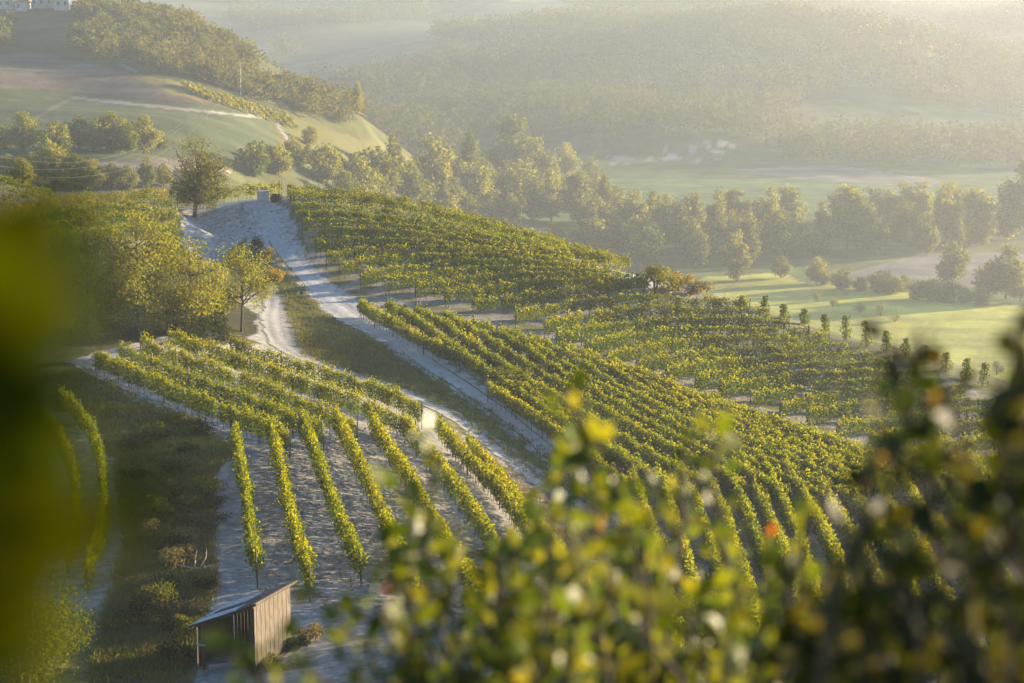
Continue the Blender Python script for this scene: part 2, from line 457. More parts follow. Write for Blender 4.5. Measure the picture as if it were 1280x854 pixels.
GU = np.concatenate([-np.geomspace(1.3, 0.37, 14), np.arange(-0.35, 0.3501, 0.0018), np.geomspace(0.37, 1.3, 14)])
GY = np.concatenate([np.array([-5, -4, -2, 0, 2, 4, 7, 10, 14, 18, 24, 30, 36, 44, 52, 60, 66]), np.arange(70, 290, 1.0), np.arange(290, 420, 4.0), np.arange(420, 560, 5.0), np.arange(560, 800, 2.5), np.arange(800, 1300, 5.0), np.geomspace(1300, 3400, 90)])
UU, YY = np.meshgrid(GU, GY)
XX = UU * (YY + SOFF)
ZZ = surf(XX, YY)
ZZ += (YY > 60) * ((vnoise(XX / 7, YY / 7, 1) - 0.5) * 0.18 + (vnoise(XX / 2.2, YY / 2.2, 2) - 0.5) * 0.06) * np.clip((600 - YY) / 200, 0, 1)
ZZ += (YY > 420) * (ZZ > FLOOR + 6) * (vnoise(XX / 60, YY / 60, 3) - 0.5) * 5.0


ZZ += np.clip((YY - 1060) / 150, 0, 1) * (ZZ > FLOOR + 4) * ((vnoise(XX / 190, YY / 240, 8) - 0.5) * 34 + (vnoise(XX / 90, YY / 120, 9) - 0.5) * 12)


def H(x, Y):
    """terrain height by the mesh's own grid"""
    x = np.asarray(x, float); Y = np.asarray(Y, float)
    u = x / (Y + SOFF)
    i = np.clip(np.searchsorted(GY, Y) - 1, 0, len(GY) - 2); j = np.clip(np.searchsorted(GU, u) - 1, 0, len(GU) - 2)
    a = np.clip((Y - GY[i]) / (GY[i + 1] - GY[i]), 0, 1); b = np.clip((u - GU[j]) / (GU[j + 1] - GU[j]), 0, 1)
    return (ZZ[i, j] * (1 - b) + ZZ[i, j + 1] * b) * (1 - a) + (ZZ[i + 1, j] * (1 - b) + ZZ[i + 1, j + 1] * b) * a


_YR = np.concatenate([np.arange(66, 300, 0.5), np.arange(300, 1300, 2.0), np.arange(1300, 3400, 8.0)])


def hit(px, py, ymin=66.0):
    """world point where the sight line through a photo pixel first meets the terrain (relative z)"""
    s, t = xs_at(px, py), tan_at(py)
    Y = _YR[_YR >= ymin]
    below = t * Y < H(s * Y, Y)
    k = int(np.argmax(below)) if below.any() else len(Y) - 1
    y = Y[k]
    return np.array([s * y, y, float(H(s * y, y))])


def near_hit(px, py):
    """as hit(), but stays on the vineyard hill: past the skyline it takes the crest under the pixel"""
    p = hit(px, py)
    if p[1] < 263: return p
    s, t = xs_at(px, py), tan_at(py)
    Y = np.arange(190, 262, 0.5)
    k = int(np.argmax(H(s * Y, Y) / Y))
    return np.array([s * Y[k], Y[k], float(H(s * Y[k], Y[k]))])


def W(p, dz=0.0):
    return (float(p[0]), float(p[1]), float(p[2]) + CZ + dz)


def proj(x, Y, z):
    dep = Y * CP - z * SP
    return 640 + FPX * x / dep, 427 - FPX * (Y * SP + z * CP) / dep


PX, PY = proj(XX, np.maximum(YY, 1), ZZ)
_fa = np.clip((420 - YY) / 120, 0.22, 1)
jx = PX + (vnoise(XX / 2.5, YY / 2.5, 4) - 0.5) * 9 * _fa + (vnoise(XX / 7, YY / 7, 14) - 0.5) * 16 * (YY < 290); jy = PY + (vnoise(XX / 2.5, YY / 2.5, 5) - 0.5) * 5 * _fa
ZON = np.zeros(XX.shape + (3,)); WEED = np.zeros(XX.shape)
ZON[:] = (0.085, 0.08, 0.04); WEED[:] = 0.55


def zone(poly, y0, y1, col, weeds=0.0):
    k = inpoly(jx, jy, poly) & (YY >= y0) & (YY < y1)
    ZON[k] = col; WEED[k] = weeds


SOIL = (0.265, 0.25, 0.235)
zone([(-900, 900), (2200, 900), (2200, 1600), (-900, 1600)], -9, 300, (0.09, 0.085, 0.04), 0.6)
# gully and the dark bank
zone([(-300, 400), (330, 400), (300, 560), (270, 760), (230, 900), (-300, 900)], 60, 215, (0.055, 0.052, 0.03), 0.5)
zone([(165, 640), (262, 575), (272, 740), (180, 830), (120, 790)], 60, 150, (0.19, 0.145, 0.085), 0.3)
# left-hand parcel with curved rows
zone([(-80, 520), (60, 510), (125, 520), (165, 640), (160, 740), (100, 790), (-80, 760)], 60, 160, (0.27, 0.255, 0.23), 0.42)
# blocks A and B
zone([(100, 448), (230, 425), (330, 432), (420, 462), (535, 512), (620, 570), (700, 640), (760, 720), (820, 860), (250, 900), (262, 600), (300, 565), (170, 500)], 60, 200, SOIL, 0.35)
# upper slopes
zone([(352, 236), (480, 250), (600, 275), (800, 335), (960, 380), (1250, 470), (1400, 560), (1300, 850), (800, 860), (720, 600), (590, 480), (455, 395), (390, 330)], 80, 262, (0.215, 0.20, 0.18), 0.5)
zone([(780, 640), (1320, 640), (1320, 900), (780, 900)], 60, 140, (0.21, 0.2, 0.185), 0.45)
zone([(730, 322), (800, 338), (850, 352), (800, 362), (760, 345)], 190, 262, (0.42, 0.40, 0.37), 0.2)
zone([(900, 372), (1250, 470), (1250, 500), (1150, 465), (960, 400)], 170, 240, (0.15, 0.145, 0.09), 0.55)
# white hilltop
zone([(232, 258), (300, 246), (352, 246), (372, 300), (400, 345), (465, 385), (560, 465), (520, 462), (400, 392), (345, 330), (300, 300), (268, 330), (232, 318)], 150, 262, (0.36, 0.345, 0.335), 0.3)
zone([(300, 370), (345, 355), (372, 430), (400, 462), (345, 445), (305, 420)], 150, 215, (0.27, 0.26, 0.25), 0.36)
# grassy bank between the two roads
zone([(318, 285), (345, 310), (372, 345), (405, 388), (470, 425), (560, 474), (600, 500), (560, 502), (500, 486), (420, 462), (378, 448), (352, 380)], 140, 235, (0.14, 0.155, 0.06), 0.35)
# hollow under the trees
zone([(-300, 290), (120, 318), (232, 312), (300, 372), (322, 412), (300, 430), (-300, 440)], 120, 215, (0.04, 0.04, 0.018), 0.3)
zone([(555, 474), (600, 500), (700, 578), (770, 640), (750, 650), (650, 588), (560, 522), (490, 486)], 110, 200, (0.15, 0.16, 0.06), 0.45)
# left crest
zone([(-200, 300), (0, 262), (120, 246), (232, 236), (232, 300), (120, 320), (-200, 350)], 190, 262, (0.17, 0.15, 0.09), 0.5)
# far land ------------------------------------------------------------------
F = YY >= 290
ZON[F] = (0.085, 0.09, 0.036); WEED[F] = 0.3
far_f = F & (YY > 1060) & (vnoise(XX / 150, YY / 110, 12) > 0.62)
ZON[far_f] = (0.15, 0.15, 0.06)
far_f = F & (YY > 1060) & (vnoise(XX / 120, YY / 90, 13) > 0.74)
ZON[far_f] = (0.21, 0.18, 0.11)
zone([(-100, 222), (10, 222), (95, 262), (60, 275), (-100, 280)], 285, 400, (0.17, 0.16, 0.12), 0.35)
zone([(-200, 105), (60, 112), (240, 128), (330, 142), (350, 190), (290, 200), (60, 205), (-200, 210)], 450, 740, (0.07, 0.085, 0.04), 0.05)
zone([(-200, 70), (60, 68), (150, 88), (215, 108), (330, 140), (240, 128), (60, 112), (-200, 106)], 600, 820, (0.13, 0.10, 0.08), 0.0)
zone([(60, 205), (200, 198), (275, 192), (290, 215), (240, 240), (60, 240)], 430, 640, (0.12, 0.10, 0.085), 0.0)
zone([(160, 92), (215, 100), (330, 138), (300, 136), (215, 120)], 600, 800, (0.18, 0.155, 0.06), 0.2)
zone([(340, 140), (420, 165), (520, 190), (500, 220), (400, 215), (350, 180)], 560, 900, (0.11, 0.095, 0.042), 0.55)
for a, b in (((90, 122), (340, 148)), ((0, 172), (90, 122)), ((340, 148), (372, 190)), ((90, 204), (290, 214)), ((0, 90), (140, 92)), ((150, 80), (170, 90))):
    a = np.array(a, float); b = np.array(b, float); n = np.array([-(b - a)[1], (b - a)[0]]); n /= np.linalg.norm(n); n *= 1.8
    zone([a - n, b - n, b + n, a + n], 450, 800, (0.24, 0.22, 0.2) if a[0] != 0 else (0.13, 0.13, 0.09), 0.0)
# valley fields
FLAT = ZZ < FLOOR + 5
ZON[F & FLAT] = (0.10, 0.125, 0.04)
zone([(880, 346), (1000, 340), (1300, 384), (1500, 420), (1500, 560), (900, 480), (800, 400)], 440, 720, (0.37, 0.36, 0.055), 0.1)
zone([(960, 330), (1100, 345), (1040, 345), (1200, 364), (1290, 372), (1290, 384), (1000, 352)], 560, 760, (0.10, 0.15, 0.04), 0.0)
zone([(1050, 344), (1150, 318), (1240, 316), (1500, 320), (1500, 372), (1240, 362), (1150, 350)], 560, 860, (0.185, 0.17, 0.15), 0.1)
zone([(740, 224), (1000, 222), (1180, 232), (1160, 258), (1000, 268), (780, 262)], 780, 1060, (0.10, 0.15, 0.05), 0.0)
zone([(760, 204), (960, 208), (1000, 224), (740, 224)], 900, 1110, (0.085, 0.12, 0.045), 0.0)
zone([(920, 212), (1040, 206), (1180, 225), (1160, 234), (1000, 224)], 900, 1110, (0.20, 0.18, 0.15), 0.0)
for q in ([(742, 203), (760, 194), (778, 195), (798, 200), (790, 206), (760, 207)], [(806, 199), (820, 188), (836, 186), (846, 193), (862, 191), (850, 200), (820, 203)],
          [(852, 190), (868, 182), (878, 174), (890, 178), (905, 173), (928, 178), (920, 188), (905, 190), (900, 200), (868, 203), (872, 194)]):
    k = inpoly(PX, PY, q) & (YY > 1000) & (YY < 1180) & (vnoise(XX / 3.2, YY / 7, 21) > 0.5)
    ZON[k] = (0.25, 0.24, 0.225); WEED[k] = 0.2
zone([(1120, 132), (1290, 135), (1290, 160), (1180, 158)], 1100, 1400, (0.09, 0.13, 0.05), 0.0)
zone([(1040, 85), (1180, 80), (1210, 98), (1180, 112), (1060, 106)], 1200, 1480, (0.17, 0.15, 0.09), 0.0)
zone([(1165, 108), (1205, 98), (1210, 103), (1180, 114)], 1150, 1480, (0.45, 0.42, 0.38), 0.0)
zone([(545, 138), (580, 138), (575, 148), (545, 147)], 1100, 1400, (0.42, 0.40, 0.37), 0.0)
zone([(980, 76), (1090, 64), (1060, 82), (1000, 88)], 1200, 1600, (0.16, 0.18, 0.05), 0.0)
zone([(790, 16), (1020, 14), (1000, 24), (800, 30)], 1500, 2050, (0.2, 0.19, 0.07), 0.0)


_tx = 0.78 + 0.44 * vnoise(XX / 45, YY / 5.5, 31)
_tx = np.where((YY > 420) & (YY < 1060), _tx * (0.86 + 0.28 * vnoise(XX / 18, YY / 26, 32)), 1.0)
ZON *= _tx[..., None]


def terrain(name, r0, r1, mat):
    v = np.stack([XX[r0:r1], YY[r0:r1], ZZ[r0:r1] + CZ], -1)
    nr, nc = v.shape[:2]
    i = np.arange(nr - 1)[:, None] * nc; j = np.arange(nc - 1)[None]
    Fc = np.stack([i + j, i + j + 1, i + nc + j + 1, i + nc + j], -1).reshape(-1, 4)
    mb = MB(); mb.add(v.reshape(-1, 3), Fc, 0, True)
    o = mb.obj(name, mat)
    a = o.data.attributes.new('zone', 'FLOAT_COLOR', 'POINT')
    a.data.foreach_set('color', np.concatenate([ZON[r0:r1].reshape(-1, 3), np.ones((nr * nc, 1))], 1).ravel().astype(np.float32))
    a = o.data.attributes.new('weeds', 'FLOAT', 'POINT')
    a.data.foreach_set('value', WEED[r0:r1].ravel().astype(np.float32))
    return tag(o, kind='structure')


RS = int(np.searchsorted(GY, 298))
tag(terrain('hillside_ground', 0, RS + 1, M['near_ground']), 'pale chalky hillside ground under the vine rows and tracks', 'ground')
tag(terrain('valley_and_hills', RS, len(GY), M['far_ground']), 'hazy valley floor and wooded hills beyond the vineyard', 'hills')


# ------------------------------------------------------------------ roads
def smooth_path(P, step=1.5):
    P = np.asarray(P, float); n = len(P)
    t = np.arange(n); tt = np.linspace(0, n - 1, n * 12)
    Q = np.stack([np.interp(tt, t, P[:, k]) for k in range(P.shape[1])], 1)
    for _ in range(30):
        Q[1:-1] = (Q[:-2] + 2 * Q[1:-1] + Q[2:]) / 4
    L = np.concatenate([[0], np.cumsum(np.linalg.norm(np.diff(Q[:, :2], axis=0), axis=1))])
    s = np.linspace(0, L[-1], max(int(L[-1] / step), 2))
    return np.stack([np.interp(s, L, Q[:, k]) for k in range(P.shape[1])], 1), L[-1]


def road(name, pix, width, mat, label, dz):
    P = np.array([hit(*p)[:2] for p in pix])
    Q, L = smooth_path(P, 0.6)
    T = unit(np.gradient(Q, axis=0)); Nn = np.stack([-T[:, 1], T[:, 0]], 1)
    K = 11
    f = np.linspace(-0.5, 0.5, K)
    w = np.interp(np.linspace(0, 1, len(Q)), np.linspace(0, 1, len(np.atleast_1d(width))), np.atleast_1d(width)) if np.ndim(width) else np.full(len(Q), width)
    XY = Q[:, None] + Nn[:, None] * (f[None, :, None] * w[:, None, None])
    ruts = -0.05 * np.exp(-((np.abs(f) - 0.2) / 0.07) ** 2)
    z = H(XY[..., 0], XY[..., 1]) + CZ + dz + 0.03 + ruts[None]
    V = np.concatenate([XY, z[..., None]], -1)
    n = len(Q)
    i = np.arange(n - 1)[:, None] * K; j = np.arange(K - 1)[None]
    Fc = np.stack([i + j, i + j + 1, i + K + j + 1, i + K + j], -1).reshape(-1, 4)
    mb = MB(); mb.add(V.reshape(-1, 3), Fc, 0, True)
    o = mb.obj(name, mat)
    uvl = o.data.uv_layers.new(name='UVMap')
    uvv = np.stack([np.broadcast_to(f + 0.5, (n, K)), np.broadcast_to(np.arange(n)[:, None] * 0.1, (n, K))], -1).reshape(-1, 2)
    li = np.empty(len(o.data.loops), np.int32); o.data.loops.foreach_get('vertex_index', li)
    uvl.data.foreach_set('uv', uvv[li].ravel().astype(np.float32))
    return tag(o, label, 'road', kind='structure')


road('dirt_road', [(322, 252), (330, 275), (350, 305), (380, 345), (415, 380), (465, 412), (520, 445), (562, 472), (610, 505), (670, 550), (730, 600), (790, 660)],
     [5.5, 5, 5, 4.2, 3.6], M['track'], 'white chalk track coming down from the hilltop', 0.012)
road('lower_road', [(345, 372), (338, 396), (346, 430), (385, 452), (435, 468), (500, 490), (560, 518), (610, 552), (665, 592), (740, 645), (800, 700)],
     [2.6, 3.0, 3.0, 2.8], M['path'], 'lower chalk track between the grassy bank and the vines', 0.03)
road('path', [(92, 452), (125, 470), (170, 488), (250, 522), (320, 553), (400, 562), (480, 566), (540, 580)], 1.8, M['path'], 'narrow chalk path along the edge of the lower vineyard', 0.02)
road('terrace_path', [(96, 454), (125, 443), (165, 434), (215, 424)], 1.6, M['path'], 'short chalk path at the top of the lower vineyard', 0.035)


# ------------------------------------------------------------------ vine rows
ORD = ['first', 'second', 'third', 'fourth', 'fifth', 'sixth', 'seventh', 'eighth', 'ninth', 'tenth', 'eleventh', 'twelfth', 'thirteenth', 'fourteenth',
       'fifteenth', 'sixteenth', 'seventeenth', 'eighteenth', 'nineteenth', 'twentieth']


def post_mesh(name, h, w, mat):
    mb = MB(); mb.bar((0, 0, -0.3), (0, 0, h), w, w, 0)
    return mb.mesh(name, mat)


POST = post_mesh('post', 2.15, 0.065, M['post_dark'])
POST_PALE = post_mesh('pale_post', 2.3, 0.07, M['post'])


def vine_row(P, label, group, hgt=1.95, base=0.6, thick=0.26, per_m=36, leaf=0.24, vsp=1.05, psp=6.0, mat='vine', post=None, gap=0.025, shoots=0.06, seed=0):
    """P: points on the ground along the row, relative to the camera"""
    rng = np.random.default_rng(seed)
    Q, L = smooth_path(np.asarray(P)[:, :2], 0.5)
    if len(Q) < 3: return None
    o = np.array([Q[0, 0], Q[0, 1], H(Q[0, 0], Q[0, 1])])
    root = empty('vine_row', W(o), label, 'vine row', group)
    S = np.concatenate([[0], np.cumsum(np.linalg.norm(np.diff(Q, axis=0), axis=1))])
    L = S[-1]
    nv = max(int(L / vsp), 2)
    vs = (np.arange(nv) + 0.5) * L / nv + rng.normal(0, 0.08, nv)
    vh = np.clip(rng.normal(1, 0.065, nv), 0.82, 1.16); vo = rng.normal(0, 0.05, nv); vt = np.clip(rng.normal(1, 0.16, nv), 0.6, 1.4); vd = np.clip(rng.normal(1, 0.2, nv), 0.45, 1.5)
    vd[rng.random(nv) < gap] = 0.12
    cnt = rng.poisson(vd * per_m * L / nv)
    vi = np.repeat(np.arange(nv), cnt); n = len(vi)
    s = vs[vi] + (rng.random(n) + rng.random(n) - 1) * vsp * 0.85
    f = rng.random(n) ** 0.8
    top = base + (hgt * vh[vi] - base) * (1 - 0.16 * np.abs((s - vs[vi]) / vsp))
    z = base + (top - base) * f
    prof = 0.7 + 0.6 * np.sin(np.clip(f, 0, 1) * math.pi * 0.85 + 0.25)
    c = (rng.random(n) + rng.random(n) * 0.6 - 0.8) * 1.9 * thick * prof * vt[vi] + vo[vi]
    k = rng.random(n) < shoots                              # shoots that stick out above and to the sides
    sid = k & (rng.random(n) < 0.5); k = k & ~sid
    z[k] = top[k] + rng.random(k.sum()) ** 2 * 0.5
    c[k] *= 0.6; c[sid] *= rng.uniform(1.1, 1.9, sid.sum()); k = k | sid
    s = np.clip(s, -0.3, L + 0.3)
    x = np.interp(s, S, Q[:, 0]); y = np.interp(s, S, Q[:, 1])
    T = unit(np.gradient(Q, axis=0)); tx = np.interp(s, S, T[:, 0]); ty = np.interp(s, S, T[:, 1])
    x = x - ty * c; y = y + tx * c
    C = np.stack([x, y, H(x, y) + z], 1) - o
    mb = MB()
    side = np.stack([-ty, tx, np.zeros(n)], 1) * (np.where(rng.random(n) < 0.5, 1.0, -1.0) * 2.2 * np.clip(1.25 - f * 1.3, 0, 1) * ~k)[:, None]
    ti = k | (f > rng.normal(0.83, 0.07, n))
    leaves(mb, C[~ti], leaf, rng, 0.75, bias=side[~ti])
    leaves(mb, C[ti], leaf, rng, 0.75, bias=side[ti], mat=2)  # topmost leaves and shoots take the colour with sunlight painted in
    # stems
    X = np.interp(vs, S, Q[:, 0]); Y = np.interp(vs, S, Q[:, 1]); Zg = H(X, Y)
    b = np.stack([X, Y, Zg], 1) - o; r = 0.032
    t = b + np.stack([rng.normal(0, 0.06, nv), rng.normal(0, 0.06, nv), np.full(nv, base + 0.35)], 1)
    off = np.array([[r, 0, 0], [-r * 0.5, r * 0.87, 0], [-r * 0.5, -r * 0.87, 0]])
    V = np.concatenate([(b[:, None] - [0, 0, 0.1]) + off[None], t[:, None] + off[None] * 0.7], 1).reshape(-1, 3)
    bb = (np.arange(nv) * 6)[:, None, None]
    Fc = (bb + np.array([[0, 1, 4, 3], [1, 2, 5, 4], [2, 0, 3, 5]])[None]).reshape(-1, 4)
    mb.add(V, Fc, 1)
    mb.obj('foliage', [M[mat], M['stem'], M['vine_gold' if mat == 'vine_gold' else 'vine_lit_top']], root)
    npost = min(max(int(round(L / psp)), 1) + 1, 60)
    for q, ps in enumerate(np.linspace(0, L, npost)):
        px_, py_ = np.interp(ps, S, Q[:, 0]), np.interp(ps, S, Q[:, 1])
        po = bpy.data.objects.new('post', post or POST)
        link(po, root)
        po.location = (px_ - o[0], py_ - o[1], float(H(px_, py_)) - o[2])
        po.rotation_euler = (rng.normal(0, 0.04), rng.normal(0, 0.04), rng.uniform(0, 1.5))
    return root


def pixrow(pts, dy=0):
    return [near_hit(x, y + dy) for x, y in pts]


# block E: upper slope, from the crest down (pixels of the row tops)
E = [
    [(360, 239), (430, 243), (500, 251), (560, 264), (620, 281), (700, 303), (786, 328)],
    [(362, 246), (430, 249), (500, 257), (560, 269), (620, 285), (690, 304), (760, 324)],
    [(366, 255), (430, 257), (500, 264), (570, 277), (640, 294), (700, 309)],
    [(371, 265), (440, 266), (510, 273), (580, 285), (650, 300), (710, 314)],
    [(378, 276), (450, 276), (520, 282), (590, 293), (650, 304), (712, 316)],
    [(386, 289), (450, 286), (520, 290), (600, 300), (660, 308), (716, 318)],
    [(395, 303), (460, 298), (530, 299), (600, 306), (660, 312), (716, 319)],
    [(408, 318), (470, 310), (540, 308), (610, 312), (660, 316), (718, 321)],
    [(424, 331), (480, 321), (550, 317), (620, 318), (680, 322), (745, 328)],
    [(451, 344), (510, 332), (570, 326), (630, 326), (690, 329), (760, 333)],
    [(482, 351), (540, 341), (600, 335), (660, 334), (720, 335), (775, 339)],
    [(520, 358), (570, 350), (630, 343), (690, 342), (740, 343), (790, 344)],
    [(557, 366), (600, 360), (650, 353), (700, 350), (750, 349), (805, 350)],
    [(591, 378), (630, 373), (670, 368), (710, 363), (750, 357), (790, 352)],
]
for i, r in enumerate(E):
    lab = ['golden vine row along the skyline of the upper slope'] + [f'upper slope vine row, {ORD[k]} below the golden skyline row' for k in range(0, 12)] + ['lowest upper slope vine row, ending under the round dark bush']
    vine_row(pixrow(r, 15 if i < 2 else 20), lab[i], 'vine rows on the upper slope', hgt=2.05, base=0.6, thick=0.2, per_m=290, leaf=0.18, mat='vine_gold' if i == 0 else 'vine_far', seed=100 + i, psp=6)

# block D: right-hand slope under the bush
DL = [(644, 391), (681, 404), (719, 415), (756, 426), (784, 439), (820, 449), (857, 459), (894, 470), (924, 480), (961, 491), (999, 503), (1032, 514), (1070, 530), (1110, 548), (1150, 566), (1190, 588), (1230, 610)]
DR = [(909, 371), (935, 382), (960, 394), (985, 405), (1010, 416), (1037, 427), (1064, 438), (1092, 449), (1118, 460), (1145, 472), (1180, 484), (1215, 497), (1250, 510), (1290, 524), (1330, 538), (1370, 556), (1410, 574)]
for i, (a, b) in enumerate(zip(DL, DR)):
    a = np.array(a, float); b = np.array(b, float) + (26, 5)
    if i > 1: a = a - (24, -5)
    pts = []
    for f in np.linspace(0, 1, 6):
        q = a * (1 - f) + b * f
        bul = (-13 if i == 0 else -11 if i < 5 else -7) * math.sin(math.pi * min(f * 1.15, 1) ** 0.85)
        pts.append((q[0], q[1] + bul))
    vine_row(pixrow(pts, 21), f'right slope vine row, {ORD[i]} counted down from the round dark bush', 'vine rows on the right slope', hgt=2.05, base=0.6, thick=0.2, per_m=290, leaf=0.18, mat='vine_far', seed=200 + i, psp=6)

# block C: slanting rows beside the chalk track
CS = [(450, 376), (484, 376), (520, 383), (556, 391), (591, 399), (627, 410), (662, 419), (700, 429), (732, 439), (767, 451), (796, 463), (831, 477), (880, 494), (925, 510), (965, 525)]
CE = [(575, 444), (780, 575), (800, 560), (850, 566), (900, 575), (940, 580), (975, 583), (1000, 580), (1020, 577), (1040, 574), (1060, 572), (1085, 572), (1120, 580), (1150, 590), (1180, 600)]
CE = [e if i == 0 else (c[0] + (e[0] - c[0]) * 1.28, c[1] + (e[1] - c[1]) * 1.28) for i, (c, e) in enumerate(zip(CS, CE))]
for i, (a, b) in enumerate(zip(CS, CE)):
    f = np.linspace(0, 1, 6)
    pts = [(a[0] * (1 - t) + b[0] * t, a[1] * (1 - t) + b[1] * t + 4 * math.sin(math.pi * t)) for t in f]
    vine_row(pixrow(pts, 22), 'short vine row bordering the white chalk track' if i == 0 else f'slanting middle slope vine row, {ORD[i]} uphill from the chalk track', 'slanting vine rows on the middle slope',
             hgt=2.0, base=0.6, thick=0.22, per_m=300, leaf=0.17, mat='vine', seed=300 + i, psp=6)
vine_row(pixrow([(610, 480), (660, 512), (710, 548), (790, 612)], 24), 'lower vine row beside the chalk track, past the grey bush', 'slanting vine rows on the middle slope', hgt=2.0, thick=0.22, per_m=300, leaf=0.17, seed=330)
vine_row(pixrow([(648, 478), (700, 512), (760, 555), (850, 620)], 24), 'vine row running down behind the round grey bush', 'slanting vine rows on the middle slope', hgt=2.0, thick=0.22, per_m=300, leaf=0.17, seed=331)

# block A: lower terrace rows
A = [[(120, 441), (200, 476), (280, 510), (362, 548)], [(150, 435), (230, 466), (320, 500), (405, 537)], [(176, 424), (260, 454), (350, 490), (446, 533)],
     [(212, 412), (300, 445), (400, 481), (490, 520), (522, 536)], [(289, 424), (360, 444), (440, 471), (527, 511)]]
AL = ['front vine row of the lower terrace, along the narrow path', 'second vine row of the lower terrace behind the path', 'middle vine row of the lower terrace',
      'fourth vine row of the lower terrace, starting highest up', 'back vine row of the lower terrace, next to the lower track']
for i, r in enumerate(A):
    vine_row(pixrow(r, 27), AL[i], 'vine rows on the lower terrace', hgt=1.95, base=0.5, thick=0.22, per_m=560, leaf=0.14, vsp=1.0, psp=5, seed=400 + i, post=POST_PALE if i in (1, 3) else None, shoots=0.13, gap=0.03)

# block B: rows running towards the camera
B = [[(296, 566), (305, 620), (314, 680), (322, 736)], [(340, 562), (354, 620), (370, 690), (388, 752)], [(380, 552), (400, 610), (425, 670), (452, 735)],
     [(424, 548), (448, 600), (480, 670), (525, 775)], [(465, 546), (500, 605), (542, 675), (600, 770), (640, 850)], [(506, 550), (557, 615), (602, 678), (647, 760), (690, 840)],
     [(548, 552), (590, 600), (640, 655), (690, 730), (740, 820)], [(585, 572), (632, 628), (696, 714), (760, 810)]]
for i, r in enumerate(B):
    vine_row([hit(*p) for p in r], f'leafy vine row running downhill, {ORD[i]} counted from the dry grass bank', 'vine rows running down towards the shed', hgt=1.8, base=0.5, thick=0.23, per_m=330, leaf=0.165, vsp=1.0, psp=5.5,
             seed=500 + i, shoots=0.27, gap=0.05)

# block F: lower right rows seen between the bush leaves
Fr = [[(790, 615), (815, 690), (835, 780), (850, 866)], [(850, 612), (885, 690), (910, 780), (925, 866)], [(905, 608), (945, 690), (970, 780), (985, 866)], [(955, 606), (995, 680), (1022, 790), (1035, 866)],
      [(1010, 604), (1065, 690), (1105, 780), (1130, 860)], [(1075, 600), (1130, 680), (1175, 770), (1215, 860)], [(1140, 596), (1195, 660), (1245, 740), (1290, 820)], [(1205, 596), (1265, 650), (1320, 730)]]
_F = []
for a, b in zip(Fr[:-1], Fr[1:]):
    _F += [a, [((p[0] + q[0]) / 2, (p[1] + q[1]) / 2) for p, q in zip(a, b)]]
Fr = _F + [Fr[-1]]
for i, r in enumerate(Fr):
    vine_row([hit(*p) for p in r], f'lower right vine row behind the blurred shrubs, {ORD[i]} counted from the dark leafed tree', 'vine rows behind the dark shrub', hgt=1.9, base=0.5, thick=0.22, per_m=360, leaf=0.15, seed=600 + i)

# block G: curved rows, bottom left
G = [[(28, 520), (75, 560), (97, 620), (98, 680), (85, 720)], [(75, 512), (115, 550), (130, 610), (132, 670), (110, 745)], [(-20, 520), (30, 570), (60, 630), (62, 690), (40, 740)]]
GL = ['middle of the three curved vine rows below the dark bank', 'curved vine row nearest the worn pale strip', 'curved vine row half hidden by the blurred leaves']
for i, r in enumerate(G):
    vine_row([hit(*p) for p in r], GL[i], 'curved vine rows', hgt=1.7, base=0.35, thick=0.2, per_m=360, leaf=0.14, seed=700 + i)

# block K: golden rows on the left crest
K = [[(0, 278), (60, 264), (120, 254), (210, 246)], [(0, 288), (60, 276), (120, 266), (215, 258)], [(0, 300), (60, 290), (130, 278), (222, 270)], [(20, 312), (90, 300), (150, 290), (225, 282)]]
KL = ['golden vine row on the left skyline', 'green vine row just below the golden left skyline row', 'third vine row down from the left skyline', 'lowest vine row below the left skyline, by the yellow trees']
for i, r in enumerate(K):
    vine_row(pixrow(r, 8 if i == 0 else 10), KL[i], 'vine rows on the left crest', hgt=2.0, thick=0.22, per_m=190, leaf=0.19, mat='vine_gold' if i == 0 else 'vine', seed=800 + i)
vine_row(pixrow([(222, 252), (262, 247), (300, 243), (352, 240)], 9), 'golden vine row behind the lone tree and the white box', 'vine rows on the left crest', hgt=2.0, thick=0.22, per_m=190, leaf=0.19, mat='vine_gold', seed=810)
# far left slope
for i in range(6):
    y0 = 232 + i * 6
    pts = [(-20, y0 - 2), (30, y0 + 3), (60 + i * 5, y0 + 8)]
    vine_row([hit(x, y, 285) for x, y in pts], f'thin vine row on the far left slope, {ORD[i]} from the top', 'vine rows on the far left slope', hgt=1.3, base=0.4, thick=0.25, per_m=26, leaf=0.28, vsp=1.4, psp=9, mat='vine', seed=820 + i, gap=0.15)
# small golden vineyard on the left hill
for i in range(13):
    f = i / 12
    a = (228 + f * 125, 108 + f * 38); 
    pts = [(a[0], a[1]), (a[0] + 10, a[1] + 7 + 2 * f), (a[0] + 18, a[1] + 13 + 6 * f)]
    vine_row([hit(x, y, 450) for x, y in pts], f'short golden vine row on the left hill, {ORD[i]} from its upper end', 'golden vine rows on the left hill', hgt=2.2, thick=0.5, per_m=22, leaf=0.8, vsp=2.5, psp=30, mat='vine_gold', seed=840 + i)


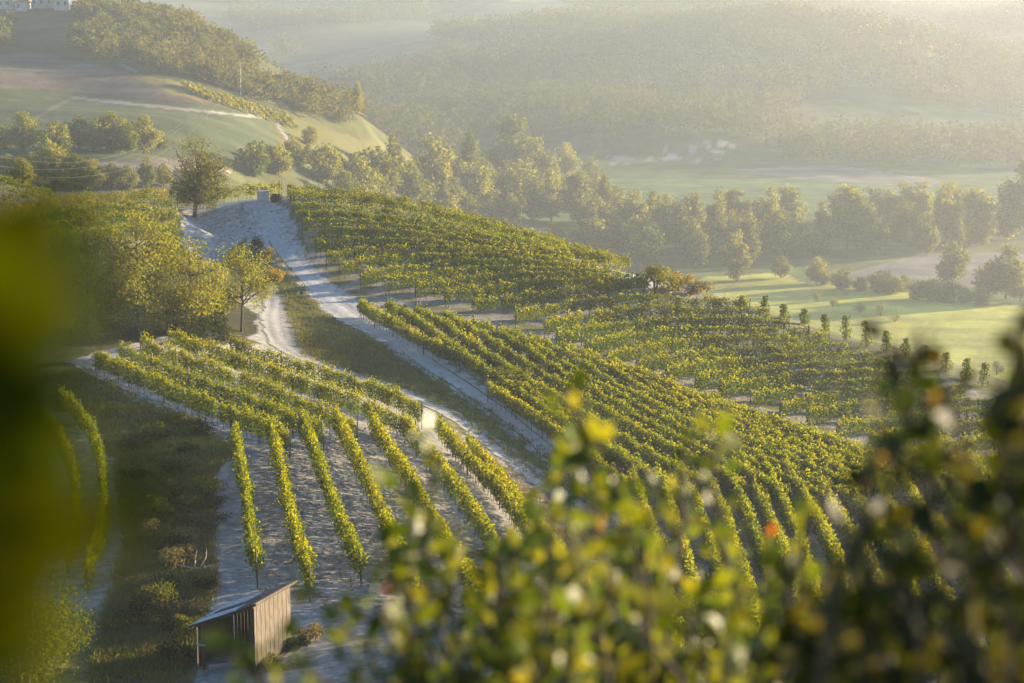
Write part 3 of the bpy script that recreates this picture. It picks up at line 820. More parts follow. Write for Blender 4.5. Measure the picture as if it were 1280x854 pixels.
# ------------------------------------------------------------------ trees
def tree_geo(rng, Ht, cb, rx, limbs=8, subs=6, lf=22, leaf=0.3, sig=0.5, r0=0.2, lean=(0, 0), forks=1, sides=6, top=0.25, shape='round'):
    """trunk and crown of a tree Ht tall, crown from cb up, radius rx; returns two MBs"""
    tr, cr = MB(), MB()
    lx, ly = lean
    def axis(h): return np.array([lx * h / Ht, ly * h / Ht, h])
    hs = np.linspace(-0.4, Ht * 0.72, 8)
    wob = np.cumsum(rng.normal(0, 0.02 * Ht / 8, (8, 2)), 0); wob[:2] = 0
    T = np.array([axis(h) for h in hs]); T[:, :2] += wob
    tr.tube(T, r0 * (1 - 0.8 * np.linspace(0, 1, 8)), sides)
    tips = []
    ctr = axis((cb + Ht) / 2); rz = (Ht - cb) / 2
    for i in range(limbs):
        k = rng.uniform(0.25, 0.95)
        hs0 = cb * 0.75 + k * (Ht * 0.72 - cb * 0.75)
        s0 = np.array([np.interp(hs0, hs, T[:, q]) for q in range(3)])
        az = i * 2.4 + rng.uniform(-0.4, 0.4)
        el = rng.uniform(-0.35, 0.9) if shape == 'round' else math.asin(rng.uniform(-0.85, 0.98))
        rr = rng.uniform(0.55, 0.85)
        e = ctr + np.array([math.cos(az) * rx * math.cos(el) * rr, math.sin(az) * rx * math.cos(el) * rr, rz * math.sin(el) * rr])
        if e[2] < s0[2] - 0.15 * rz: s0 = np.array([np.interp(max(e[2] - 0.25 * rz, cb * 0.7), hs, T[:, q]) for q in range(3)])
        m = (s0 + e) / 2 + np.array([0, 0, -0.08 * rz]) + rng.normal(0, 0.05 * rx, 3)
        t = np.linspace(0, 1, 6)[:, None]
        Pp = (1 - t) ** 2 * s0 + 2 * t * (1 - t) * m + t * t * e
        ra = r0 * rng.uniform(0.32, 0.5)
        tr.tube(Pp, ra * (1 - 0.75 * t[:, 0]), max(sides - 1, 4))
        for j in range(subs):
            q = rng.uniform(0.35, 1.0)
            b0 = np.array([np.interp(q, t[:, 0], Pp[:, c]) for c in range(3)])
            d = unit(rng.normal(size=3) + 0.9 * unit(b0 - ctr) + np.array([0, 0, 0.3]))
            b1 = b0 + d * rx * rng.uniform(0.22, 0.5)
            v = (b1 - ctr) / np.array([rx, rx, rz]); nv = np.linalg.norm(v)
            if nv > 1.0: b1 = ctr + (b1 - ctr) / nv * rng.uniform(0.94, 1.06)
            tr.tube([b0, (b0 + b1) / 2 + rng.normal(0, 0.03 * rx, 3), b1], [ra * 0.32, ra * 0.2, ra * 0.08], 3)
            tips.append((b1, (b0 + b1) / 2))
    for j in range(int(limbs * top) + 1):
        b1 = axis(Ht) + rng.normal(0, 0.15, 3) * np.array([rx, rx, rz * 0.3]) - np.array([0, 0, rng.uniform(0, 0.2) * rz])
        tips.append((b1, (b1 + T[-1]) / 2))
        tr.tube([T[-1], (b1 + T[-1]) / 2, b1], [r0 * 0.2, r0 * 0.12, r0 * 0.05], 3)
    for b1, bm in tips:
        n = rng.poisson(lf * rng.uniform(0.5, 1.4))
        w = rng.random(n)[:, None] ** 0.6
        C = bm * (1 - w) + b1 * w + rng.normal(0, 1, (n, 3)) * sig * np.array([1, 1, 0.8])
        leaves(cr, C, leaf, rng, 0.7)
    return tr, cr


def place_tree(name, pos, geo, leafmat, label, group=None, cat='tree', rz=0.0, sc=1.0):
    root = empty(name, W(pos), label, cat, group, rz)
    root.scale = (sc, sc, sc)
    geo[0].obj('trunk', M['bark'], root)
    geo[1].obj('crown', M[leafmat], root)
    return root


# the lone tree on the hilltop
rg = np.random.default_rng(5)
place_tree('tree', hit(243, 272), tree_geo(rg, 10.4, 0.8, 4.6, 46, 11, 22, 0.18, 0.4, 0.3, (1.2, 0), sides=7, top=0.1, shape='tall'), 'tree_olive', 'lone olive green tree with dark trunk on the hilltop')
# trees around the dark hollow
place_tree('tree', hit(302, 415), tree_geo(np.random.default_rng(11), 8.6, 1.6, 3.1, 18, 10, 26, 0.19, 0.38, 0.16, (0.3, 0), sides=6, shape='tall'), 'tree_yellow', 'thin yellowing tree beside the lower chalk track')
place_tree('tree', hit(240, 412), tree_geo(np.random.default_rng(12), 8.2, 0.9, 3.5, 22, 10, 34, 0.21, 0.45, 0.18, shape='tall'), 'tree_yellow', 'round yellowing tree standing in the dark hollow')
place_tree('tree', hit(172, 412), tree_geo(np.random.default_rng(13), 10.8, 0.9, 4.0, 26, 10, 34, 0.22, 0.48, 0.2, shape='tall'), 'tree_yellow', 'tall yellowing tree at the left of the hollow')
place_tree('tree', hit(112, 405), tree_geo(np.random.default_rng(14), 10.5, 0.8, 4.4, 26, 10, 34, 0.23, 0.5, 0.2, shape='tall'), 'tree_olive', 'broad green tree beside the blurred leaves')
place_tree('tree', hit(40, 400), tree_geo(np.random.default_rng(15), 9.5, 2.0, 4.5, 16, 9, 26, 0.24, 0.5, 0.2), 'tree_olive', 'green tree mostly hidden by the blurred leaves')
place_tree('tree', hit(20, 345), tree_geo(np.random.default_rng(16), 7, 1.5, 3.2, 14, 8, 26, 0.24, 0.5, 0.2), 'tree_yellow', 'yellow green tree below the left skyline rows')


def bush_geo(rng, rx, h, n, leaf, lobes=7, ry=None):
    st, fo = MB(), MB()
    ry = ry or rx
    cs = []
    for i in range(lobes):
        a = rng.uniform(0, 6.28); r = rng.uniform(0, 0.65) ** 0.7
        c = np.array([math.cos(a) * rx * r, math.sin(a) * ry * r, h * rng.uniform(0.22, 0.7)])
        cs.append((c, rng.uniform(0.3, 0.5)))
        st.tube([(c[0] * 0.1, c[1] * 0.1, -0.2), c * np.array([0.5, 0.5, 0.5]), c + np.array([0, 0, 0.2 * h])], [0.05 * h / 2, 0.035 * h / 2, 0.01], 4)
    for c, k in cs:
        m = n // lobes
        d = unit(rng.normal(size=(m, 3))) * (rng.random((m, 1)) ** 0.35) * np.array([rx, ry, h * 0.68]) * k
        C = c + d * rng.uniform(0.85, 1.15, (m, 1)); C = C[C[:, 2] > 0.02]
        leaves(fo, C, leaf, rng, 0.7)
    return st, fo


def place_bush(pos, rx, h, n, leaf, leafmat, label, seed, group=None, name='bush', lobes=7, cat='bush'):
    g = bush_geo(np.random.default_rng(seed), rx, h, n, leaf, lobes)
    root = empty(name, W(pos), label, cat, group)
    g[0].obj('stem', M['bark'], root); g[1].obj('foliage', M[leafmat], root)
    return root


place_bush(hit(818, 368), 3.1, 3.4, 2200, 0.25, 'tree_olive', 'round dark green bush on the right skyline', 21)
place_bush(hit(850, 364), 2.3, 2.6, 1000, 0.25, 'tree_autumn', 'orange brown shrub behind the dark green skyline bush', 22)
place_bush(hit(872, 368), 2.0, 1.9, 700, 0.25, 'straw', 'low straw coloured shrub at the right end of the skyline bushes', 23)
place_bush(hit(640, 492), 2.4, 2.9, 1500, 0.17, 'tree_olive', 'round grey green bush between the slanting vine rows', 24)
place_bush(hit(212, 328), 1.9, 4.2, 1500, 0.22, 'vine', 'tall leafy green bush under the lone tree', 25)
for i, (x, y, r, h, mm, lab) in enumerate([(322, 312, 0.9, 1.6, 'brown', 'small brown shrub at the top of the track fork'), (333, 330, 1.5, 2.4, 'tree_autumn', 'orange tinged shrub on the bank above the thin tree'),
                                            (346, 352, 1.5, 2.0, 'tree_autumn', 'low orange green shrub at the bank edge by the track')]):
    place_bush(hit(x, y), r, h, 700, 0.2, 'tree_dark' if mm == 'brown' else mm, lab, 30 + i)
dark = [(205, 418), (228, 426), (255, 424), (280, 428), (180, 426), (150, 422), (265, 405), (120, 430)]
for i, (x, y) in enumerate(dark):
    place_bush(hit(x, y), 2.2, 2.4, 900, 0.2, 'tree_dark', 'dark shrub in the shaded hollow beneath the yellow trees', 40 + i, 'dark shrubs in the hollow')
for i, (x, y, r, h, mm) in enumerate([(140, 400, 2.6, 4.5, 'tree_yellow'), (205, 398, 2.4, 4.0, 'tree_yellow'), (270, 396, 2.0, 3.4, 'tree_yellow'), (95, 420, 2.8, 4.5, 'tree_olive'), (50, 425, 2.8, 4.5, 'tree_olive'), (130, 372, 2.6, 4.6, 'tree_olive'),
                                         (200, 370, 2.4, 4.5, 'tree_olive'), (75, 372, 2.8, 4.8, 'tree_olive'), (20, 385, 2.8, 4.8, 'tree_olive'), (235, 385, 2.2, 3.5, 'tree_olive'), (165, 345, 2.4, 4.0, 'tree_yellow'), (110, 345, 2.4, 4.0, 'tree_olive'), (60, 338, 2.4, 4.0, 'tree_yellow')]):
    place_bush(hit(x, y), r * 0.85, h * 0.85, 1300, 0.19, mm, 'yellowing leafy bush growing between the trees of the hollow' if mm == 'tree_yellow' else 'green leafy bush growing between the trees of the hollow', 140 + i, mm == 'tree_yellow' and 'yellowing bushes in the hollow' or 'green bushes in the hollow', lobes=10)
gul = []
_gp = [(105, 470), (150, 492), (230, 530), (300, 562), (262, 590), (266, 740), (225, 800), (150, 800), (175, 700), (170, 620), (140, 560)]
for _ in range(400):
    q = RNG.uniform((100, 470), (300, 800))
    if inpoly(q[:1], q[1:], _gp)[0] and len(gul) < 42: gul.append(tuple(q))
for i, (x, y) in enumerate(gul):
    dry = (y > 600 and i % 3 == 0)
    place_bush(hit(x, y), RNG.uniform(0.8, 1.9), RNG.uniform(0.7, 1.7), 800, 0.13, 'straw' if dry else ('tree_dark' if i % 2 else 'tree_olive'), 'dry straw coloured bramble clump on the grass bank' if dry else ('dark bramble shrub on the shaded bank' if i % 2 else 'olive green bramble shrub on the shaded bank'), 260 + i,
               'dry bramble clumps on the bank' if dry else ('dark bramble shrubs on the bank' if i % 2 else 'olive bramble shrubs on the bank'))
for i, (x, y) in enumerate([(352, 800), (368, 818), (340, 836), (222, 832), (385, 800)]):
    place_bush(hit(x, y), RNG.uniform(0.8, 1.3), RNG.uniform(0.7, 1.2), 700, 0.13, 'tree_dark' if i % 2 else 'straw', 'low dark shrub on the ground beside the shed' if i % 2 else 'low brownish shrub on the ground beside the shed', 310 + i, 'dark shrubs by the shed' if i % 2 else 'brownish shrubs by the shed')
place_bush(hit(30, 868), 4.4, 5.8, 19000, 0.13, 'tree_olive', 'large sunlit yellow green bush in the bottom left corner', 90, lobes=16)
place_bush(hit(800, 720), 2.6, 4.4, 3600, 0.13, 'tree_olive', 'dark leafed small tree behind the blurred shrub', 91, lobes=10)
place_bush(hit(870, 800), 2.2, 3.6, 2600, 0.13, 'tree_olive', 'leafy bush below the dark leafed small tree', 92, lobes=9)
place_bush(hit(1245, 470), 2.6, 4.0, 1500, 0.25, 'tree_olive', 'green bush at the right end of the slope', 93)
for i, (x, y, r) in enumerate([(1075, 412, 2.6), (1100, 418, 2.8), (1118, 425, 2.4), (1040, 405, 2.0), (1022, 400, 1.8)]):
    p = hit(x, y); p = np.array([p[0] * 1.05, p[1] * 1.05, 0]); p[2] = H(p[0], p[1])
    place_bush(p, r, 4.2, 900, 0.26, 'tree_valley', 'grey green bush just over the edge of the right slope', 95 + i, 'bushes over the edge')

# leafy columns at the ends of the right-slope rows
cols = [(927, 386, 24), (955, 392, 25), (980, 400, 28), (1005, 407, 30), (1032, 418, 34), (1058, 426, 34), (1083, 435, 36), (1108, 442, 33), (1132, 448, 30), (1155, 456, 30), (1182, 466, 34), (1207, 476, 36), (1228, 486, 34)]
for i, (x, y, hp) in enumerate(cols):
    p = hit(x, y); rng = np.random.default_rng(900 + i); hh = hp * p[1] / FPX * rng.uniform(0.6, 0.9)
    root = empty('climbing_vine', W(p), f'narrow leafy column of vine on a post, {ORD[i]} from the skyline bushes', 'vine', 'leafy columns at the row ends')
    mb = MB(); n = 420
    f = rng.random(n); a = rng.uniform(0, 6.28, n); rr = (0.52 - 0.30 * f) * np.sqrt(rng.random(n)) * 1.3 * (0.45 + 1.1 * vnoise(f * 5 + i * 9, a * 0.6, 7))
    leaves(mb, np.stack([np.cos(a) * rr, np.sin(a) * rr, 0.15 + f * hh], 1), 0.2, rng, 0.7)
    mb.obj('foliage', M['vine_far'], root); root.rotation_euler = (rng.normal(0, 0.05), rng.normal(0, 0.05), 0)
    mb = MB(); mb.bar((0, 0, -0.3), (0, 0, hh * 1.06), 0.1, 0.1); mb.obj('post', M['post_dark'], root)

# valley trees: a few kinds, copied
KINDS = []
for q, (Ht, cb, rx, limbs, subs, lf, leaf, sig, shape) in enumerate([
        (22, 1.5, 7.0, 22, 7, 24, 1.15, 1.0, 'tall'), (26, 1.5, 5.2, 26, 6, 24, 1.1, 0.95, 'tall'), (18, 1.0, 7.5, 22, 7, 24, 1.1, 1.0, 'tall'), (28, 2, 4.4, 26, 6, 22, 1.0, 0.9, 'tall'),
        (13, 0.8, 5.5, 18, 7, 24, 0.9, 0.9, 'tall'), (24, 1.8, 8.5, 26, 7, 24, 1.2, 1.05, 'tall'), (10, 0.4, 5.0, 16, 7, 24, 0.9, 0.8, 'tall')]):
    g = tree_geo(np.random.default_rng(50 + q), Ht, cb, rx, limbs, subs, lf, leaf, sig, 0.4, sides=5, shape=shape)
    KINDS.append((Ht, g[0].mesh('trunk', M['bark']), g[1].mesh('crown', M['tree_valley']), g[1].mesh('crown_yellow', M['tree_yellow'])))


def valley_tree(p, kind, height, label, group, yellow=False, rz=0.0, sxy=1.0):
    Ht, tm, cm, cy_ = KINDS[kind]
    root = empty('tree', W(p), label, 'tree', group, rz)
    s = height / Ht
    root.scale = (s * sxy, s * sxy, s)
    link(bpy.data.objects.new('trunk', tm), root); link(bpy.data.objects.new('crown', cy_ if yellow else cm), root)
    return root


VT = [(492, 171, 235, 1), (539, 174, 250, 0), (587, 165, 245, 3), (634, 147, 240, 5), (670, 178, 245, 2), (599, 210, 275, 0), (640, 216, 275, 2), (512, 203, 262, 0), (554, 211, 268, 1), (689, 214, 282, 1), (726, 217, 290, 5),
      (756, 217, 285, 3), (794, 240, 305, 0), (824, 248, 312, 1), (869, 241, 310, 3), (809, 289, 338, 4), (749, 285, 325, 2), (692, 281, 312, 4), (815, 240, 300, 1), (864, 243, 300, 1), (896, 240, 318, 1), (963, 237, 310, 1),
      (935, 262, 335, 1), (920, 292, 352, 0), (1059, 235, 312, 5), (1182, 232, 298, 0), (1216, 240, 300, 2), (1122, 262, 305, 1), (1149, 260, 305, 0), (1261, 240, 300, 0), (1282, 200, 300, 5), (1190, 305, 356, 2), (1257, 310, 374, 2),
      (1021, 324, 355, 4), (976, 322, 348, 4), (1130, 346, 366, 4), (1235, 332, 372, 4), (1275, 335, 378, 2), (1000, 280, 322, 2), (1090, 270, 318, 2), (870, 280, 335, 0), (450, 200, 262, 0), (430, 215, 262, 2), (470, 215, 265, 2)]
WH = {1: 'slender', 0: 'full crowned', 2: 'rounded', 3: 'tall poplar-like', 4: 'small', 5: 'large spreading'}
rgv = np.random.default_rng(77)
used = {}
for i, (x, yt, yb, k) in enumerate(VT):
    p = hit(x, yb, 420)
    dep = p[1] * CP - p[2] * SP
    hgt = (yb - yt) * dep / FPX * 1.03
    side = 'behind the upper slope' if x < 700 else 'behind the right slope' if x < 1000 else 'at the right of the valley'
    lay = 'far' if yb < 285 else 'middle' if yb < 320 else 'near'
    key = f'hazy {WH[k]} tree in the {lay} valley belt {side}'
    valley_tree(p, k, hgt, key, 'trees in the valley belt', i % 4 == 1, rgv.uniform(0, 6.28))
belt = [(380, 235), (470, 205), (600, 215), (720, 222), (800, 268), (1000, 275), (1300, 262), (1300, 318), (1000, 322), (960, 345), (860, 340), (700, 318), (560, 280), (400, 245)]
cnt = 0
for _ in range(4000):
    x = rgv.uniform(380, 1300); y = rgv.uniform(205, 345)
    if not inpoly(np.array([x]), np.array([y]), belt)[0]: continue
    p = hit(x, y, 420)
    valley_tree(p, int(rgv.choice([0, 1, 2, 4, 5, 6, 6])), rgv.uniform(10, 19), 'hazy tree filling the valley belt between the larger trees', 'filler trees in the valley belt', rgv.random() < 0.3, rgv.uniform(0, 6.28), rgv.uniform(0.9, 1.25))
    cnt += 1
    if cnt >= 85: break
for i, (x, y) in enumerate([(1052, 362), (1075, 364), (1100, 366), (1115, 368), (1148, 374), (1165, 376), (1185, 378), (1205, 380), (1225, 382), (1030, 356)]):
    valley_tree(hit(x, y, 420), 6, rgv.uniform(4, 8), 'low hedge bush along the far edge of the bright meadow', 'hedge bushes by the meadow', False, rgv.uniform(0, 6.28), 1.2)
# trees behind the left crest
LB = [(12, 212, 246), (40, 208, 248), (62, 192, 244), (95, 212, 252), (118, 218, 254), (140, 222, 255), (160, 225, 255), (185, 215, 254), (205, 222, 252), (75, 214, 252), (28, 220, 250), (110, 232, 256)]
for i, (x, yt, yb) in enumerate(LB):
    p = hit(x, yb - 16, 330)
    dep = p[1] * CP - p[2] * SP
    valley_tree(p, [4, 0, 2, 6, 4, 2][i % 6], max((yb - yt) * dep / FPX, 5), 'bushy tree in the belt behind the left skyline rows', 'trees behind the left crest', i % 2 == 0, rgv.uniform(0, 6.28))
HL = [(30, 190), (70, 200), (100, 188), (118, 190), (142, 190), (160, 193), (180, 192), (8, 186), (200, 190), (365, 198), (372, 210), (385, 205), (400, 212), (415, 208), (335, 215), (350, 222), (318, 222), (425, 222), (446, 218)]
for i, (x, y) in enumerate(HL):
    valley_tree(hit(x, y, 420), [4, 6, 2][i % 3], rgv.uniform(6, 11), 'hedgerow tree at the foot of the left hill field', 'hedgerow trees on the left hill', i % 3 == 0, rgv.uniform(0, 6.28))
valley_tree(hit(447, 146, 450), 3, 13, 'tall golden tree at the tip of the left hill', None, True)
valley_tree(hit(388, 184, 450), 4, 7, 'small golden tree on the slope below the left hill vineyard', None, True)


# woods on the hills: countless crowns that read as one mass
def forest(name, polys, y0, y1, n, size, leafn, mat, label, seed, ysc=0.85, leafk=0.24, clear=45.0, thr=0.22):
    rng = np.random.default_rng(seed)
    x = rng.uniform(-0.42, 0.42, n); Y = np.sqrt(rng.uniform(y0 ** 2, y1 ** 2, n)); x = x * Y
    z = H(x, Y); px, py = proj(x, Y, z)
    k = np.zeros(n, bool)
    for p in polys: k |= inpoly(px, py, p)
    den = vnoise(x / clear, Y / clear, seed) > thr
    k &= den
    x, Y, z = x[k], Y[k], z[k]
    m = len(x)
    s = rng.uniform(0.6, 1.25, m) * size
    d = unit(rng.normal(size=(m, leafn, 3))); d[..., 2] = np.abs(d[..., 2]) * 1.0 - 0.15
    d *= (rng.random((m, leafn, 1)) ** 0.3)
    C = np.stack([x, Y, z + CZ], 1)[:, None] + d * s[:, None, None] * np.array([0.55, 0.55, ysc]) + np.array([0, 0, 0.3])[None, None] * s[:, None, None]
    mb = MB(); leaves(mb, C.reshape(-1, 3), np.repeat(s, leafn) * leafk, rng, 0.8)
    o = mb.obj(name, M[mat])
    return tag(o, label, 'forest', kind='stuff')


forest('woodland', [[(-60, 30), (90, 30), (110, 0), (140, 2), (215, 22), (300, 66), (340, 96), (400, 120), (452, 140), (440, 160), (330, 132), (250, 100), (190, 88), (130, 80), (60, 64), (-60, 68)]], 640, 900, 8500, 7.0, 100, 'woodland', 'sunlit woodland along the ridge of the left hill', 31, leafk=0.15)
forest('autumn_scrub', [[(130, 55), (240, 70), (330, 100), (450, 142), (445, 165), (380, 140), (300, 118), (200, 84), (140, 80)], [(350, 140), (520, 195), (430, 190)]], 600, 900, 900, 5.0, 36, 'tree_autumn', 'orange scrub on the sunny side of the left hill', 32)
forest('forest', [[(250, -40), (1400, -40), (1400, 200), (1280, 225), (1170, 222), (1080, 208), (1000, 205), (930, 180), (880, 172), (800, 178), (720, 196), (560, 205), (470, 196), (455, 140), (330, 60), (200, -40)]], 1040, 2700, 30000, 15.0, 46, 'forest', 'hazy forest covering the hills across the valley', 33, clear=110.0, thr=0.33, leafk=0.145)
forest('ridge_wood', [[(1070, 40), (1190, 45), (1200, 78), (1130, 70), (1070, 55)], [(1190, 35), (1300, 18), (1300, 32), (1200, 48)], [(800, 10), (1010, 10), (1000, 20), (800, 24)], [(850, 98), (960, 68), (1060, 60), (1050, 70), (960, 84), (860, 112)]], 1150, 2000, 5000, 9.0, 26, 'tree_autumn',
       'golden wood along the ridges of the far hills', 34)


# ------------------------------------------------------------------ grass
def tufts(name, polys, n, h, w, mat, label, seed, per=5, y0=66, y1=262):
    rng = np.random.default_rng(seed)
    Pts = []
    for poly, share in polys:
        p = np.array(poly, float); k = int(n * share)
        x = rng.uniform(p[:, 0].min(), p[:, 0].max(), k * 3); y = rng.uniform(p[:, 1].min(), p[:, 1].max(), k * 3)
        m = inpoly(x, y, p); x, y = x[m][:k], y[m][:k]
        # sight lines to ground, done in bulk
        s, t = xs_at(x, y), tan_at(y)
        Yg = np.arange(y0, y1, 1.0)
        hh = H(s[:, None] * Yg[None], np.broadcast_to(Yg, (len(s), len(Yg))))
        b = (t[:, None] * Yg[None] < hh); kk = np.argmax(b, 1)
        Yh = Yg[kk] + rng.uniform(-1, 0.5, len(kk)); Pts.append(np.stack([s * Yh, Yh, H(s * Yh, Yh) + CZ], 1))
    P = np.concatenate(Pts); P = np.repeat(P, per, 0); m = len(P)
    P = P + np.stack([rng.normal(0, h * 0.45, m), rng.normal(0, h * 0.45, m), np.zeros(m)], 1)
    P[:, 2] = H(P[:, 0], P[:, 1]) + CZ - 0.03
    a = rng.uniform(0, 6.28, m); hb = h * rng.uniform(0.5, 1.3, m); wb = w * rng.uniform(0.6, 1.3, m)
    side = np.stack([np.cos(a), np.sin(a), np.zeros(m)], 1) * wb[:, None] * 0.5
    lean = np.stack([rng.normal(0, 0.35, m), rng.normal(0, 0.35, m), np.ones(m)], 1) * hb[:, None]
    V = np.stack([P - side, P + side, P + lean * 0.6 + side * 0.8, P + lean], 1).reshape(-1, 3)
    mb = MB(); mb.add(V, np.arange(4 * m).reshape(-1, 4))
    return tag(mb.obj(name, M[mat]), label, 'grass', kind='stuff')


bank = [(345, 318), (372, 348), (405, 392), (470, 430), (555, 476), (560, 498), (500, 484), (420, 460), (378, 446), (356, 390)]
gully = [(60, 470), (110, 462), (170, 496), (300, 560), (268, 590), (262, 760), (225, 850), (110, 850), (160, 700), (140, 560)]
tufts('grass', [(bank, 0.2), ([(555, 476), (600, 503), (700, 580), (770, 640), (745, 640), (650, 585), (570, 522), (510, 488)], 0.2), (gully, 0.6), ([(700, 560), (820, 640), (900, 860), (700, 860)], 0.15)], 9000, 0.32, 0.07, 'grass', 'rough green grass on the banks', 61)
tufts('dry_grass', [([(170, 640), (262, 578), (272, 740), (190, 820), (125, 790)], 0.7), (gully, 0.22), ([(370, 420), (420, 458), (520, 488), (560, 500), (500, 486), (410, 440)], 0.12),
                    ([(570, 545), (640, 590), (720, 660), (760, 700), (720, 690), (620, 610)], 0.21), (bank, 0.2)], 8000, 0.38, 0.045, 'straw', 'dry straw coloured grass on the banks', 62)
tufts('weeds', [([(455, 375), (600, 400), (700, 440), (900, 500), (1040, 540), (1000, 560), (760, 460), (600, 420)], 0.5), ([(300, 570), (540, 570), (700, 760), (330, 760)], 0.25), ([(240, 265), (340, 255), (400, 340), (460, 385), (330, 300), (240, 310)], 0.25)],
      2600, 0.2, 0.06, 'straw', 'sparse weeds on the chalky soil', 63)

# ------------------------------------------------------------------ shed
sp = hit(306, 824)
shed = empty('shed', W(sp), 'small wooden shed with tin roof and open front', 'shed', None, R(-24))
Wd, Dp, HL_, HR_ = 3.3, 3.5, 2.1, 3.5      # width, depth, eave height, high side
RA = math.atan2(HR_ - HL_, Wd)
def slope(x): return HL_ + (HR_ - HL_) * (x + Wd / 2) / Wd
mb = MB()
for x in np.arange(-Wd / 2 + 0.1, Wd / 2, 0.2):
    mb.bar((x, Dp / 2, -0.2), (x, Dp / 2, slope(x) - 0.06), 0.18, 0.03)
mb.obj('back_wall', M['plank_dark'], shed)
mb = MB()
for i, y in enumerate(np.arange(-Dp / 2 + 0.12, Dp / 2 - 0.02, 0.2)):
    mb.box((Wd / 2 + 0.012 * (i % 2), y, (HR_ - 0.25) / 2), (0.03, 0.185, HR_ + 0.05), 0)
o = mb.obj('side_wall', M['plank_pale'], shed); o['label'] = 'pale sunlit plank wall on the high side'
mb = MB()
for y in np.arange(-Dp / 2 + 0.3, Dp / 2 - 0.02, 0.2):
    mb.box((-Wd / 2, y, (HL_ - 0.3) / 2), (0.03, 0.185, HL_ + 0.1), 0)
mb.obj('side_wall', M['plank_dark'], shed)
for x in (-Wd / 2 + 0.04, -Wd / 2 + 0.42, Wd / 2 - 0.12):
    mb = MB(); mb.bar((x, -Dp / 2, -0.3), (x, -Dp / 2, slope(x) - 0.09), 0.11, 0.11); mb.obj('post', M['plank_dark'], shed)
mb = MB(); mb.bar((-Wd / 2, -Dp / 2 + 0.001, slope(-Wd / 2) - 0.1), (Wd / 2, -Dp / 2 + 0.001, slope(Wd / 2) - 0.1), 0.09, 0.13); mb.obj('beam', M['plank_dark'], shed)
mb = MB(); mb.box((-Wd / 2 + 0.32, -Dp / 2 - 0.09, 1.12), (0.5, 0.05, 0.09)); mb.obj('crossbar', M['dead'], shed)
roof = MB(); roof.box((0, 0, (HL_ + HR_) / 2 - 0.03), ((Wd + 0.5) / math.cos(RA), Dp + 0.3, 0.04), 0, np.array([[math.cos(RA), 0, -math.sin(RA)], [0, 1, 0], [math.sin(RA), 0, math.cos(RA)]]))
roof = roof.obj('roof', M['plank_dark'], shed)


def sheet(y0, y1, x0, x1, mat, lab, lift):
    n, k = 24, 8
    y = np.linspace(y0, y1, n); x = np.linspace(x0, x1, k)
    Xg, Yg = np.meshgrid(x, y)
    Zg = slope(Xg) + 0.035 + lift + 0.018 * np.cos(Yg / 0.1 * math.pi) + RNG.normal(0, 0.004, Xg.shape)
    v = np.stack([Xg, Yg, Zg], -1); v2 = v.copy(); v2[..., 2] -= 0.006
    i = np.arange(n - 1)[:, None] * k; j = np.arange(k - 1)[None]
    Fc = np.stack([i + j, i + j + 1, i + k + j + 1, i + k + j], -1).reshape(-1, 4)
    mb = MB(); mb.add(v.reshape(-1, 3), Fc, 0, True); mb.add(v2.reshape(-1, 3), Fc[:, ::-1], 0, True)
    o = mb.obj('roof_sheet', M[mat], roof); o['label'] = lab


e = Wd / 2
sheet(-Dp / 2 - 0.22, -0.55, -e - 0.36, e - 1.25, 'tin', 'grey tin sheet at the front eave', 0.0)
sheet(-Dp / 2 - 0.2, -0.5, e - 1.35, e + 0.18, 'tin', 'grey tin sheet at the front top', 0.016)
sheet(-0.6, 0.35, -e - 0.32, e - 1.5, 'tin', 'grey tin sheet in the middle', 0.014)
sheet(-0.62, 0.4, e - 1.6, e - 0.2, 'rust', 'rust brown sheet in the middle', 0.03)
sheet(0.3, Dp / 2 + 0.2, -e - 0.3, e - 1.4, 'tin', 'grey tin sheet at the back eave', 0.028)
sheet(0.3, Dp / 2 + 0.2, e - 1.5, e + 0.2, 'rust', 'rust brown sheet at the back top', 0.044)
sheet(-Dp / 2 - 0.1, -1.0, e - 0.9, e + 0.15, 'rust', 'rust stained sheet at the front top corner', 0.05)
sheet(-0.5, 0.1, -e + 0.3, e - 0.7, 'rust', 'narrow rusty patch sheet', 0.06)
mb = MB(); mb.bar((e + 0.2, -Dp / 2 - 0.2, slope(e + 0.2) + 0.06), (e + 0.2, Dp / 2 + 0.22, slope(e + 0.2) + 0.06), 0.12, 0.06); mb.obj('ridge_board', M['plank_pale'], roof)
# things by the shed
for i, (dx, dy, L, a) in enumerate(((-1.0, -0.9, 1.3, 0.4), (1.9, -0.2, 1.6, 1.2))):
    x, y = sp[0] + dx, sp[1] + dy
    mb = MB()
    for k in range(5):
        mb.bar((-L / 2, (k % 3) * 0.16 - 0.16, 0.06 + 0.1 * (k // 3)), (L / 2, (k % 3) * 0.16 - 0.14, 0.07 + 0.1 * (k // 3)), 0.14, 0.05)
    o = mb.obj('plank_pile', M['dead' if i == 0 else 'post'], None, (x, y, H(x, y) + CZ)); o.rotation_euler = (0, 0, a)
    tag(o, 'bleached boards lying in front of the shed post' if i == 0 else 'grey boards lying beside the pale shed wall', 'boards')
